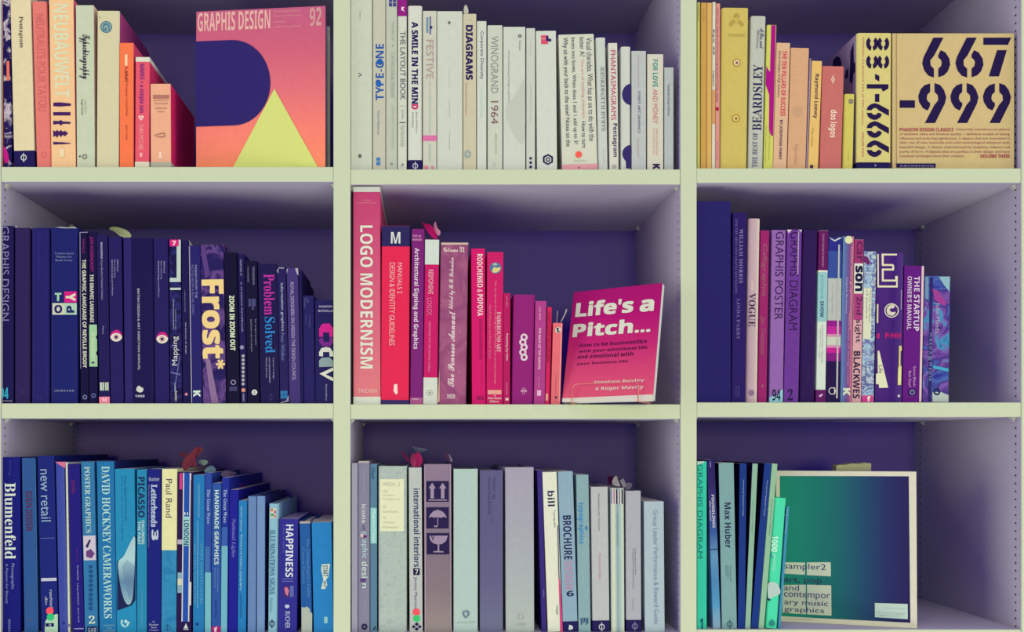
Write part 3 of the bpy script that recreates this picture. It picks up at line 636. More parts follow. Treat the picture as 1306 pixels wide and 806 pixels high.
def eye(x, y): return [P_([[(x-8, y-1), (x-6, y-6.4), (x-1, y-9.6), (x+4, y-8.8), (x+7.6, y-3.4), (x+7.4, y+1), (x, y-5), (x-7.6, y+1)]], 'd01c88', 'printed_eyelid'),
   P_([[(x-8, y), (x-5, y-4), (x, y-5.6), (x+5, y-4), (x+8.2, y), (x+5, y+4.4), (x, y+6), (x-5, y+4.4)]], 'dcd8c0', 'printed_eye'), C_(x, y, 3.7, 'c8a0a8', 'printed_iris'), C_(x, y, 1.8, '301858', 'printed_pupil')]
bk(141.4, 157.6, 302.4, '251d66', 'dark spine printed with an eye, the left one of two', [
   V_('D&AD Annual', 149.2, 331, 151.2, 346, 'a8a8c8', .006), V_('Best in Advertising', 145.4, 331, 147.4, 354, 'a8a8c8', .006), V_('D&AD British Design and Art Direction', 142, 331, 144.2, 377, 'a8a8c8', .006)]+eye(148.3, 430), t=(138.4, 155), k='p', d=.24)
bk(159, 197.4, 303.6, '1a1252', 'thickest black violet spine with small white capitals and flower emblem', [
   V_('BRITISH DESIGN & ART DIRECTION ANNUAL', 175.6, 368, 178.4, 472, 'c0c4d0', .012), P_([[(175, 493), (178, 491.6), (180, 494), (183.4, 495), (182.4, 499), (180, 500.6), (176, 500.2), (173.4, 497)]], 'c8ccc0'), H_('1988', 172.5, 503.6, 184.5, 506.6, 'c0c4d0', .02),
   R_(158.6, 303.6, 168.4, 514, '2c2470', 'printed_stripe'),
   F_([(138, 292, .1), (143, 289, .1), (152, 290, .08), (164, 294.5, .05), (169, 302.8, .03), (155.5, 302.8, .02), (146, 295, .06)], 'c0cc90', 'bookmark')], t=(157, 195.4), k='r', d=.24)
bk(198, 216, 304, '251d66', 'dark spine printed with an eye, the right one of two', [
   V_('D&AD Annual', 208.6, 333, 210.6, 348, 'a8a8c8', .006), V_('Best in Advertising', 204.6, 333, 206.6, 356, 'a8a8c8', .006), V_('D&AD British Design and Art Direction', 201, 333, 203.4, 379, 'a8a8c8', .006)]+eye(206.9, 432.4), t=(196, 214), k='p', d=.24)
bk(217.2, 232, 305, 'N:60:17104c,1a1250,2c2c78,181050', 'dark spine with pink top square, white bracket and upward white word', [
   R_(216.4, 305.6, 228, 314.2, 'e01880', 'printed_square'), H_('7', 219.5, 307, 224.5, 313, 'f0d0d0', .04), P_([[(228, 305.6), (230.6, 306), (230.6, 359.6), (216.6, 359.6), (216.6, 354.4), (225.4, 354.4), (225.4, 314.2), (228, 314.2)]], 'b8ccc0', 'printed_bracket'), R_(217, 367, 231, 369.8, 'b8ccc0', 'printed_bar'),
   V_('visual communication', 220.8, 381, 222.4, 420, 'b8c0d0', .01), V_('handbook maps', 223.4, 394, 225, 421, 'a8b0c8', .01), U_('Mapping', 219.5, 429, 228.5, 466, 'd0d4d0', .008), V_('Rotovision', 223, 499, 226.5, 511, 'c8ccc8', .02), R_(222.6, 488, 224.4, 499, '8c90b8'),
   P_([[(218, 474), (230, 477), (230, 478.6), (218, 475.6)]], '6c70a8', 'printed_streak'), P_([[(229, 455), (230, 455), (224, 492), (223, 492)]], '6c70a8', 'printed_streak')], t=(215.6, 230.4), d=.22)
bk(233.2, 242.4, 306.4, '1c1456', 'narrow dark spine with a tiny pink dot near its foot', [
   V_('a surface and a face of signs', 235, 370, 236.8, 398, '8888b4'), V_('the business of design', 236, 411, 238, 451, 'c0c0d0', .008), C_(237.6, 502.8, 1.8, 'e08898', 'printed_dot')], t=(231.4, 240), d=.22)
bk(243.4, 258, 313, '272070', 'violet blue spine with a white letter K at its foot and bent pale corner', [
   V_('DESIGN FROM THE', 249, 338, 251.4, 380, 'a0a4cc', .006), V_('NOTES FROM A RETAIL DIARY', 244.6, 338, 247.4, 402, '7078b4', .006), V_('K', 246.4, 498, 255.6, 506, 'c8e0d0', .05), R_(242.4, 314, 243.6, 514, 'a0a0bc', 'worn_edge'),
   F_([(239.6, 306.6, .003), (240.8, 306.4, .003), (246.4, 313.6, .02), (240.4, 314, .004)], 'b0b4a8', 'bent_corner')], t=(240.6, 255), d=.22)
bk(259.4, 288, 312.4, 'N:22:221660,2c1e68,6c4890,2a1c64,24185c', 'smoky purple spine with giant cream word and asterisk', [
   V_('Frost', 257.6, 356.4, 286, 457.4, 'ecce84', .045), V_('*', 275.6, 458.6, 287, 470.6, 'ecce84', .05), P_([[(262, 457), (268, 459), (276, 500), (279, 514), (270, 514), (266, 490)]], '8c6c98', 'printed_smoke'),
   P_([[(256, 312.8), (262, 314), (264, 330), (268, 350), (262, 356), (258, 330)]], '5c3c88', 'printed_smoke'),
   F_([(285.2, 320, .04), (286.4, 312, .04), (289.6, 316, .04), (292, 321, .05)], '6c2c60', 'bookmark')], t=(255, 285), d=.23)
bk(290, 306, 322, '120a38', 'black spine with a heavy pale green title', [
   V_('ZOOM IN ZOOM OUT', 293, 377, 299.5, 447, 'ccdcb8', .04), O_(297.6, 487.6, 3.4, '8880b0', .6), R_(292.6, 493.4, 302.4, 495.6, '4c4880'), R_(292.6, 496.4, 302.4, 498.4, '4c4880')], t=(285.2, 302), k='h', d=.2)
bk(307.2, 315, 324, '1b1358', 'slim dark spine with a column of small pale discs', [
   V_('MAKING IT', 306, 331, 308.6, 352, '9898c0', .01), V_('a creative handbook', 307.6, 360, 309.8, 424, '9c9cc4', .008), C_(308.6, 443, 2.6, '8c90b0')]+[C_(310.2, 454+5.1*q, 2.0, 'a8a8a8') for q in range(8)]+[C_(310.6, 497.6, 2.6, 'd88c70'), V_('omart', 309.8, 502, 312, 512, 'a8a8c8', .02)], t=(303, 311.4), d=.2)
bk(316, 331, 333, '130b3c', 'black spine with a small white disc near its foot', [
   V_('TWO HUNDRED', 315.6, 340, 317.2, 360, '9090b0', .01), V_('TYPE FACES FOR FUN', 322, 340, 324.6, 363, '9090b0', .012), R_(317, 381, 320, 391, '484880'), R_(321, 381, 326, 391, '484880'), R_(321, 391.6, 324, 395, '484880'), V_('sketchbook notes of a designer', 319.4, 407, 321.8, 449, '9090b4', .006), V_('for bright people', 325, 407, 327.2, 440, '9090b4', .006),
   C_(324.6, 500.4, 3.6, 'd4d8d0', 'printed_disc'), V_('o', 323.2, 499, 326, 502, '484060', .03)], t=(311.8, 328), k='h', d=.2)
bk(333, 356.4, 336.8, '1c1452', 'dark spine with magenta and blue serif title in two words', [
   V_('Problem', 336.5, 349.5, 350, 401.5, 'c828a8', .006), V_('Solved', 338, 404, 351, 450, '2484d0', .006), V_('A primer in design', 347.6, 456, 350, 483, 'a0a0c4', .004), V_('and communication', 343, 456, 345.4, 488, 'a0a0c4', .004), V_('Michael Johnson', 338.6, 456, 341, 482, 'a0a0c4', .004), O_(345.8, 506.4, 3.4, '3c3c80', .85), R_(345.4, 501, 346.2, 512, '3c3c80')], t=(328.4, 354), d=.2)
bk(357.4, 368.4, 340.6, '261c62', 'dark worn spine with cyan square at its foot', [
   V_('information graphics', 357.6, 361, 362, 422, 'b4bcd4', .012), V_('Peter Wildbur', 358.6, 424.6, 363, 460.5, '6c7cb0', .006), R_(357.8, 498.4, 366.6, 508.4, '2878b4', 'emblem'), R_(358.4, 503, 366, 503.6, '1c1c60'), R_(362, 498.4, 362.4, 508.4, '1c1c60'),
   P_([[(353, 345), (355.4, 341.6), (354.8, 349.6)]], '9c98b0', 'worn_edge'), P_([[(354.6, 341), (363, 341.4), (361.6, 342.8), (356, 342.4)]], '9c98b0', 'worn_edge'), P_([[(365, 511), (368.4, 504), (368.2, 512), (358, 514), (358, 513.2)]], '9c98b0', 'worn_edge')], t=(353.4, 364.4), d=.2)
bk(369.6, 383.4, 342, '44347c', 'lighter violet spine with small pale capitals and white worn top corners', [
   V_('ROYAL DESIGNERS ON DESIGN THE DESIGN COUNCIL', 371.6, 360, 376, 485, 'aca8cc', .012), P_([[(365.4, 344), (367.4, 341.8), (365.8, 349.5)]], 'a8a4b8', 'worn_edge'), P_([[(376.4, 342.2), (380, 342.2), (380.8, 351.4), (378.6, 349)]], 'b0acb8', 'worn_edge')], t=(365.2, 380), k='p', d=.2)
bk(384, 387.4, 344, '20165a', 'dark deep book whose right board shows beside the last tall violet spine', [], t=(381, 384.4), d=.11)
bk(388, 401.6, 377, '241c68', 'short blue violet spine with small grey lines near the top', [
   V_('Left', 391, 380, 393.6, 386, '5c5c98', .02), V_('The Human', 387.6, 380, 390, 392, '5c5c98', .02), V_('The Nameless', 394, 402, 396, 418, '5c5c98', .01), V_('Library', 389.4, 402, 391.4, 414, '5c5c98', .01)], t=(386.2, 400), d=.1)
bk(402.2, 425, 383, '201a62', 'wide low indigo book with pink, white and grey letter shapes', [
   H_('MARION', 407, 389.6, 424, 392.2, 'a8a8c4', .02), H_('BATAILLE', 406, 395, 424.4, 397.8, 'a8a8c4', .02),
   P_([[(407, 429.6), (407, 419), (411, 413), (420, 412.4), (424.6, 418), (424.6, 429.6), (420, 429.6), (420, 424), (412, 424), (412, 429.6)]], 'd81890', 'printed_letter'),
   P_([[(407, 432), (407, 436), (411, 441.6), (421, 441.6), (424.8, 437), (424.8, 431), (420.6, 430.6), (420, 436), (413, 436), (412, 430.6)]], '7c2090', 'printed_letter'),
   P_([[(407, 454), (407, 449), (410, 444), (416, 442.6), (421, 443.6), (424.8, 449), (424.8, 454.6), (420.4, 454.6), (420, 449), (412, 449), (412, 454.6)]], 'd0d4c4', 'printed_letter'),
   P_([[(407, 468), (407, 460), (410, 456.4), (420, 455.6), (424.8, 460), (424.8, 467.6)]], '88a0a0', 'printed_letter'),
   P_([[(407.4, 476.6), (425, 468.6), (425, 472.6), (415.4, 477.6), (425, 482), (425, 486), (423, 485.4)]], 'd8d8c4', 'printed_letter'), V_('bloomsbury', 414.6, 490, 417.6, 511, 'a8a8c0')], t=(401.2, 424.8), k='h', d=.15)
build_row(CUR, 'black and navy books in the middle left compartment', X(.8), X(425.3))

# ================================================================ ROW 2, MIDDLE
CUR = (2, 2)
bk(451, 485, 238, 'G:c83c74,d8507c,e06880,e47c80', 'tall thick pink spine with large white capitals, tallest in the centre compartment', [
   B_(238, 244.8, 'ccd2c4'), H_('J. Muller', 461, 254.5, 473, 256.4, 'e898a4'), H_('R. WIEDEMANN (ED.)', 455, 258, 480, 260, 'e898a4'), V_('LOGO MODERNISM', 459.4, 287.6, 475.6, 470, 'dce0cc', .02), H_('TASCHEN', 456.5, 496, 480.6, 500.8, 'e8c0b8', .01), B_(506, 516.5, 'd6dcc8')], t=(449.8, 485.4), k='h', side='cc4478', d=.25)
bk(485.8, 521.4, 288, 'f02054', 'broad scarlet spine with navy cap holding a white letter M', [
   B_(288, 314.2, '2c2464'), H_('M', 498.6, 296, 510.6, 310.6, 'd0d8d0', .02), V_('MANUALS 2', 507, 335, 513, 374.5, 'f0b0b0', .01), V_('DESIGN & IDENTITY GUIDELINES', 496.6, 335, 503.6, 440.6, 'f0b0b0', .01),
   P_([[(502.4, 490.6), (506.6, 489.4), (507.2, 502), (504.6, 503), (502, 499)]], 'f4d4c8'), B_(510, 516.6, '3c2c70')], t=(486.8, 523), k='h', d=.22)
bk(523.2, 538.8, 292, '841c7e', 'purple spine with bold white mixed case title', [
   H_('PER M.', 526.4, 299.6, 537.6, 302.4, 'd890c0', .02), H_('BARKER', 526, 304.4, 538, 307, 'd890c0', .02), V_('Architectural Signing and Graphics', 526.4, 316.4, 534.2, 445, 'e0d0dc', .02), B_(507, 516.6, 'b45890'), R_(526, 508.4, 534, 509.4, 'd8b0c8')], t=(525.2, 541.6), k='h', d=.2)
bk(539.8, 557.6, 305.6, 'd4106c', 'magenta spine capped white at top and bottom under pink ribbon tails', [
   B_(305.6, 337.2, 'ccd8cc'), V_('RESPONSIVE', 546.4, 344, 552.6, 375, 'e8b4b8', .012), V_('LOGOS', 544.8, 380, 551, 402, 'e070a0', .006), V_('DESIGNING FOR THE DIGITAL WORLD', 546.6, 410, 549, 474, 'e888ac'), B_(481.4, 516.6, 'd0d6c6'), O_(548, 501, 3.8, '88908c', .85), C_(548, 501, 1.4, '88908c', 'emblem'),
   F_([(537.5, 281, .06), (541, 285, .05), (551, 286.6, .03), (559.6, 305, .02), (553, 304.6, .01), (543, 293, .03)], 'd81478', 'ribbon_marker'), F_([(552, 289, .04), (555.6, 280.6, .04), (557, 290, .03), (563, 296, .02), (558.6, 302.4, .01)], 'e08cac', 'ribbon_marker'), F_([(538.6, 286, .09), (542, 297, .08), (539.8, 304, .08)], 'a01060', 'ribbon_marker')], t=(542.4, 560), d=.18)
bk(559, 594, 309.4, 'N:14:a0507e,ac5c84,964878,b46c8c', 'scuffed dusty mauve spine with white hand lettered script reading upwards', [
   H_('Volume 31', 565, 314.6, 592.6, 321.4, 'dcc8c0', .02, .3), U_('The Penrose Annual', 571.4, 397, 580, 493.6, 'e0c8cc', .02, .5), U_('Edited by R. B. Fishenden', 572.6, 328.6, 580.6, 394, 'e0c8cc', .012, .5), H_('1929', 569.8, 502.6, 580.4, 508.4, 'e0c8cc', .02, .3),
   P_([[(562.6, 309.6), (597.2, 309.6), (597.2, 312), (563, 312.4)]], 'c8b4a0', 'worn_edge'), P_([[(558.6, 500), (560.4, 470), (561, 512), (557.6, 514.5)]], 'c89c90', 'worn_edge')]+
   [P_([[(564+q*7 % 29, 380+q*13 % 110), (567+q*7 % 29, 386+q*13 % 110), (566.6+q*7 % 29, 386.4+q*13 % 110)]], 'd4a0a8', 'scratch') for q in range(9)], t=(561.6, 598), k='r', d=.21, rough=.65)
bk(602.2, 619.6, 317, 'e20a70', 'hot pink spine with white condensed title above dark lettering', [
   V_('RODCHENKO & POPOVA', 608.6, 324, 615.8, 403, 'e8d4cc', .02), V_('DEFINING CONSTRUCTIVISM', 611.4, 407, 615, 458, '9c1458', .02), V_('Tate Publishing', 613.6, 462, 615.4, 497, 'a8185c'), H_('TATE', 607, 505.4, 617, 510, '6c1048', .02)], t=(601, 618.4), d=.18)
bk(620.6, 641, 321.4, 'd8146a', 'crimson pink spine with round blue and yellow ball emblem near the top', [
   C_(632, 341.8, 7.4, '4c78a0', 'emblem'), P_([[(627, 346), (630, 340), (634, 342), (638, 340), (638.4, 344), (634, 347.6), (629, 348)]], 'd8cc80', 'emblem'), P_([[(627.5, 336.5), (632, 335), (635, 338), (630, 339)]], 'a0b8a8', 'emblem'),
   V_('FAIRGROUND ART', 633.6, 398, 638.6, 449, 'e8b8bc', .01), V_('The art forms of travelling fairs carousels and carnival midways', 630.2, 358, 633, 490, 'e890a8', .004), V_('Geoff Weedon and Richard Ward', 623.6, 389, 626.4, 457, 'e07898', .004), R_(622, 497.4, 639.4, 503, 'e8a08c', 'printed_block'), C_(631, 504.6, .8, 'e8c0b8', 'printed_dot'), H_('White Mouse', 622, 506.4, 639.4, 509.2, 'f0c4c0', .02), H_('Editions', 624.6, 510.4, 636, 513.4, 'f0c4c0', .02)], t=(621.2, 642.2), d=.19)
bk(641.8, 650.6, 374, 'c41064', 'narrow crimson spine beside a broad purple one', [
   V_('Jenni Black', 645.6, 378.4, 647.6, 392, 'e0a0b4', .01), V_('Packing by title', 645, 425.6, 648, 460, 'e4c8cc', .03), V_('Laurence King', 645.4, 488, 647.6, 503, 'e0a0b4', .01), R_(644.6, 507.4, 648.6, 510.8, 'e8c0b8', 'emblem')], t=(642.4, 651), d=.15)
bk(652.4, 680, 376, '9c1c7e', 'broad purple spine with a white looping squiggle mark', [
   *[O_(668.4-(q % 2)*1.6, 430+q*6.4, 4.6, 'e0c8d4', .45, 'squiggle') for q in range(5)], R_(666.2, 494, 667.2, 503, 'c884b0', 'emblem'), R_(668.6, 494, 669.6, 503, 'c884b0', 'emblem'), R_(664, 497, 672, 500, 'c884b0', 'emblem')], t=(654.8, 682.4), k='r', d=.16, bump=.3)
bk(681, 694.8, 384, 'b83c90', 'lilac pink paperback right of the broad purple spine', [
   V_('NAN GREER', 687.4, 391.4, 689.8, 408, 'e8b4cc', .012), V_('THE BACK OF THE NAPKIN', 686.6, 418, 689.6, 471, 'e8c0d4', .02), V_('portfolio', 686.4, 481, 688, 495, 'e0a0c0'), R_(685, 497.6, 690, 504.6, 'e8b8cc', 'emblem')], t=(682.8, 697), d=.14)
bk(695.4, 700.8, 391.6, 'e01c60', 'very thin red paperback with tiny red capitals', [
   V_('LAYOUT LAYOUT THE LOOK BOOK', 698, 398, 701.6, 462, 'a00c44', .02), R_(696, 502, 699, 511, 'f0a088', 'emblem')], t=(698.4, 704), d=.13, side='f07090')
bk(702.6, 714.6, 412, 'f06c78', 'shortest salmon paperback with black and white dot, two pins rising from it', [
   C_(712, 420.8, 3.9, 'd4d0bc', 'printed_dot'), P_([[(709.6, 418.6), (713, 417.4), (712, 421), (714.6, 423.6), (711, 424)]], '28204c', 'printed_shape'), V_('How to be graphic', 708, 477, 709.6, 502, '8c3c50'), C_(709, 506.8, 1.6, '503048', 'emblem'), R_(714, 412.4, 715.4, 512, 'f8a098', 'worn_edge'),
   F_([(709.6, 411.6, .01), (710.4, 396.4, .01), (711.6, 396.8, .01), (710.6, 411.6, .01)], 'a890a0', 'metal_pin'), F_([(714.6, 411, .01), (721.2, 397.6, .01), (721.8, 393.8, .01), (723.4, 394.6, .01), (722.4, 398.4, .01), (715.6, 411.4, .01)], 'b8a8a0', 'metal_pin')], t=(705.6, 717.6), d=.12)
build_row(CUR, 'red and pink books in the centre compartment', X(446.8), None)
zz = SHELF[CUR]
fb = face_book('magenta paperback tilted back on a wire holder, large white title on its cover', .2352, .0065, .1582, .2061, -.5555, .274, .012, zz+.005, 'G:b41074,c0107a,d02478,e04478,e85878', [
   ('P', [[(717, 513), (717.4, 508), (833, 503), (832.8, 512)]], 'd8d4c4', 'cover_band')], 'red and pink books in the centre compartment', side='d8dcd0', k='p', pages='c8d4cc')
# lettering laid along the tilted cover's own axes
def cover_text(root, s, u0, v0, u1, v1, col, b):
    vs, fs = textmesh(s, b, 0, 1.0); Wd, Hd = .1582, .2061
    link('lettering', [((u0+(u1-u0)*a)*Wd, -.0004-e_, (v1+(v0-v1)*q)*Hd) for a, q, e_ in vs], fs, mat(col, .5, 0, 0), root)
def uv(px, py):
    x, z = on_plane(fb, px, py); return x/.1582, z/.2061
def ct(s, x0, ym0, x1, ym1, col, b, m=None):
    # (x0, ym0) bottom left, (x1, ym1) top right in photo pixels
    a = uv(x0, ym0); c = uv(x1, ym1); cover_text(fb, s, a[0], c[1], c[0], a[1], col, b)
ct("Life's", 733.5, 404.8, 809, 378.6, 'd8dcc8', .045); ct('a', 815.5, 398.2, 835, 381, 'd8dcc8', .045)
ct('Pitch...', 730, 430.6, 831, 404.6, 'd8dcc8', .045)
ct('How to be businesslike', 739, 443, 825.5, 432.4, '48104c', .03); ct('with your emotional life', 738, 451.4, 826, 440.6, '48104c', .03)
ct('and emotional with', 736.6, 457.8, 808, 448.4, '48104c', .03); ct('your business life', 735.6, 466.4, 801, 459, '48104c', .03)
ct('Stephen Bayley', 757.6, 489.6, 822, 483, 'dccfc4', .03); ct('& Roger Mavity', 759, 499, 821, 491, 'dccfc4', .03)
# wire easel that carries it
st = empty('wire_book_holder', (X(772), .03, zz), 'thin copper coloured wire holder propping up the tilted magenta paperback', 'stand')
def wl(pts): # points given as (px, py, depth) -> local
    return [Vector((X(px, dd), dd, Z(py, dd)))-st.location for px, py, dd in pts]
cu_ = mat('e08478', .3, 0, 0)
def stand_pt(x, y, z): return Vector((x, y, z))-st.location
# the holder follows the book's yaw: an upright front loop and two rails under the book
cy_, sy_ = math.cos(-.5555), math.sin(-.5555)
def bp(u, bk_, z): return stand_pt(.2352+u*cy_-bk_*sy_, .0065+u*sy_+bk_*cy_, zz+z)
fr = -.0035
for nm, pts in (('front_loop', [bp(.019, .06, .0009), bp(.019, .0, .0009), bp(.019, fr-.001, .0012), bp(.0195, fr-.0005, .006), bp(.020, fr+.0005, .024), bp(.0215, fr+.0016, .031), bp(.026, fr+.0024, .034), bp(.129, fr+.0024, .034), bp(.1335, fr+.0016, .031), bp(.135, fr+.0005, .024), bp(.1355, fr-.0005, .006), bp(.1355, fr-.001, .0012), bp(.136, 0, .0009), bp(.136, .06, .0009)]),
                ('back_prop', [bp(.136, .06, .0009), bp(.130, .064, .004), bp(.126, .0432, .090), bp(.118, .0432, .098), bp(.036, .0432, .098), bp(.028, .0432, .09), bp(.024, .064, .004), bp(.019, .06, .0009)])):
    tube(nm, pts, .0008, cu_, st)

# ================================================================ ROW 2, RIGHT
CUR = (2, 3)
bk(889, 932, 256.6, '28226e', 'very wide plain indigo spine, tallest in the middle right compartment', [R_(931.4, 257.5, 931.9, 512, '383490', 'worn_edge')], k='p', d=.26, t=(889, 931.6), bump=.3, rough=.7)
bk(933, 950.8, 271, '2b1a6c', 'dark violet spine with spaced lilac serif capitals in two columns', [
   V_('WILLIAM MORRIS', 942.6, 292, 947.4, 361, '8878ac', .01, 0, 1.1), V_('AND THE ARTS AND CRAFTS MOVEMENT', 937.4, 279, 940.4, 374, '6c60a0', .006, 0, 1.1), V_('LINDA PARRY', 939.4, 381, 943.6, 433, '7468a0', .006, 0, 1.1), V_('Thames', 941, 492, 943.4, 506, '5c5098'), V_('Hudson', 938, 492, 940, 506, '5c5098')], t=(935.4, 952), d=.23)
bk(951.8, 966, 278.8, 'X:b090a0,c0a0ac,c4acb0,e0d0b4', 'pinkish cream faded spine with a dark decorative gothic title', [
   V_('the', 958, 358, 961.6, 370, 'd8c8bc', .02), V_('VOGUE', 954.8, 374, 963.6, 417, '3c3058', .03), V_('Album', 957.6, 420, 962, 434, 'c8b8b8', .01), C_(958, 501, 4, '8c7490', 'emblem')], t=(954.6, 970.2), k='r', d=.22)
bk(966.8, 978, 294, 'a42070', 'magenta clothbound spine with dull gold ornamental lettering', [
   V_('Calligraphie', 971, 311, 978, 378, 'a06868', .012, .3), V_('Jan Tholenaar', 968.6, 403, 976, 455, 'a06070', .01, .3), C_(972.4, 492, 1.6, 'a85c70', 'emblem')], t=(970.6, 981.4), d=.21, k='h')
bk(981, 998.6, 293.6, '9464b0', 'lilac annual with dark capitals over a pale cyan foot', [
   V_('GRAPHIS POSTER', 988.6, 295.6, 999, 408, '38205c', .008), P_([[(981, 506.6), (984.4, 506.6), (984.4, 503), (989, 506), (996.4, 497), (998.4, 496.6), (998.2, 513), (981, 513)]], '8cc8d0', 'printed_block'), H_('94', 984.8, 496.6, 995.4, 510.8, '1c1840', .03)], t=(985, 1002), d=.22)
bk(999.8, 1018, 293, '70389c', 'violet annual with dark capitals and torn pale top corner', [
   V_('GRAPHIS DIAGRAM', 1007, 295.6, 1018, 421, '38185c', .008), H_('2', 1004.6, 496, 1011, 510.6, '24184c', .02), R_(1017.2, 295, 1018.6, 350, 'b09cb8', 'worn_edge'), P_([[(1003.6, 293), (1010, 293), (1005.6, 297.4)]], 'd4ccc8', 'worn_edge'), P_([[(1018, 293), (1022.6, 293), (1021.6, 297), (1020.6, 294.6)]], 'd4ccc8', 'worn_edge')], t=(1004, 1023), d=.22)
bk(1019.4, 1039.6, 294, '30165a', 'dark plum unlettered looking spine between violet annual and picture book', [V_('Magnum', 1028.8, 466, 1032, 490, '4c2c60', .01), R_(1019.8, 480, 1021, 512, '281250')], t=(1024.6, 1043), k='r', d=.23, rough=.6)
bk(1041, 1052.6, 294, 'ccdccc', 'white spine with purple top, pale teal middle and purple foot', [
   B_(294, 344.6, '6c1264'), V_('DAVID FRANCIS BROOM', 1048.4, 298, 1051, 340, 'b888a8', .006), B_(344.6, 347, 'd8dcc8'), B_(347, 410, '90c4c4'), V_('picture', 1045.4, 351, 1051, 381, '68a8b8', .012), V_('SHOW', 1046, 384, 1050.6, 404.6, '204878', .03),
   V_('ACROSS MASTER WEEKEND', 1047.6, 414, 1049.6, 463, 'c09ca0', .006), V_('FROM THE LAB', 1045, 420, 1046.4, 456, 'a8a8a8'), B_(497, 514, '6c1a6c'), P_([[(1044, 505), (1047, 502.6), (1049.6, 502.8), (1046, 506.6)]], 'd8c0d0')], t=(1044.6, 1056.6), d=.19)
bk(1054, 1071, 303, '2a2c80', 'spine banded blue, white and magenta above a dark foot, torn at top', [
   B_(303, 320, '2c2c94', .03), B_(320, 354.8, '3450a4', .03), B_(354.8, 408.6, 'b4bcb4', .03), V_('Time Image Design', 1060.6, 362, 1062.4, 400, '8c90b0'), B_(408.6, 416, '9c1490', .03), B_(416, 426, 'c824a0', .03), B_(426, 429.6, 'd08cb0', .03), B_(429.6, 440, 'c4ccb8', .03), B_(440, 443.4, 'd08cb0', .03), B_(443.4, 450, 'd01c98', .03), B_(450, 460.4, '8c1888', .03), B_(460.4, 514, '281450', .03),
   R_(1067.4, 312, 1069.4, 508, 'b8bcb8', 'glossy_edge'), O_(1061, 498.6, 4.6, 'd4d4c8', .8), R_(1063.6, 494, 1064.6, 503, 'd4d4c8', 'emblem'), P_([[(1057, 303), (1061, 304.6), (1064, 306.4), (1070, 303), (1073.6, 303.4), (1069.4, 305.6), (1064, 308.4), (1059, 305)]], 'c0c8c8', 'worn_edge')], t=(1057, 1074), d=.2, rough=.3)  # pale strip near the right edge paints a gloss highlight
bk(1072, 1085.6, 301.4, 'X:5c88b8,5c70b0,6c5498,8c4c88,d87c90', 'blue to pink spine with a pale yellow disc at its top', [
   C_(1082.4, 305.9, 5, 'd8dca8', 'printed_disc'), V_('Cover story graphics magazine', 1083.4, 315, 1086.6, 420, 'e8a0a8', .006), V_('Digital Business', 1078.2, 354, 1080.8, 400, 'b4b4d4', .01), V_('the best of design now', 1080.6, 404, 1083, 490, 'd890a8', .006), V_('K', 1075, 495, 1084, 504.6, 'ccd8b8', .05)], t=(1075.4, 1089.4), d=.2)
bk(1086.4, 1098.2, 305.6, 'd8a4a8', 'pink and magenta spine with large black rounded lowercase lettering', [
   B_(305.6, 336, 'a43474', .03), R_(1088.6, 336, 1100.4, 374, 'd8dccc', 'printed_block'), R_(1088.4, 375, 1099.6, 408, 'b43c80', 'printed_block'),
   V_('car', 1092.6, 308, 1100, 334, '5c1c58', .012), V_('son', 1090.6, 339, 1100, 371.5, '1c1448', .04), V_('2nd sight', 1090, 378, 1098.6, 437.4, '302050', .012), V_('BLACKWES', 1088, 448, 1096.6, 508, '241848', .02)], t=(1090.2, 1101.6), d=.2)
bk(1099, 1114.2, 320.6, 'N:70:7c90c8,a8ccd4,5850a0,b4d0d4,8c64b0', 'pale blue spine of brushy pattern with cream block and pink foot', [
   P_([[(1102, 326), (1107, 328), (1109.4, 334), (1108, 338.6), (1101.6, 334)]], '74286c', 'printed_shape'), R_(1100.6, 367.6, 1111, 432.4, 'd4d8b8', 'printed_block'), V_('The new design manual', 1108, 370, 1110.4, 411, '484470', .01), V_('of posters', 1104.2, 370, 1106.4, 406, '484470', .01), V_('Paul Harris', 1102.6, 466, 1104.8, 491, '3c4480', .01),
   R_(1098.8, 504.4, 1113.6, 513, 'd83c90', 'printed_block'), P_([[(1106, 506), (1110, 504.6), (1108.6, 512), (1106.6, 512)]], 'e0e0d0')], t=(1102, 1118), d=.2)
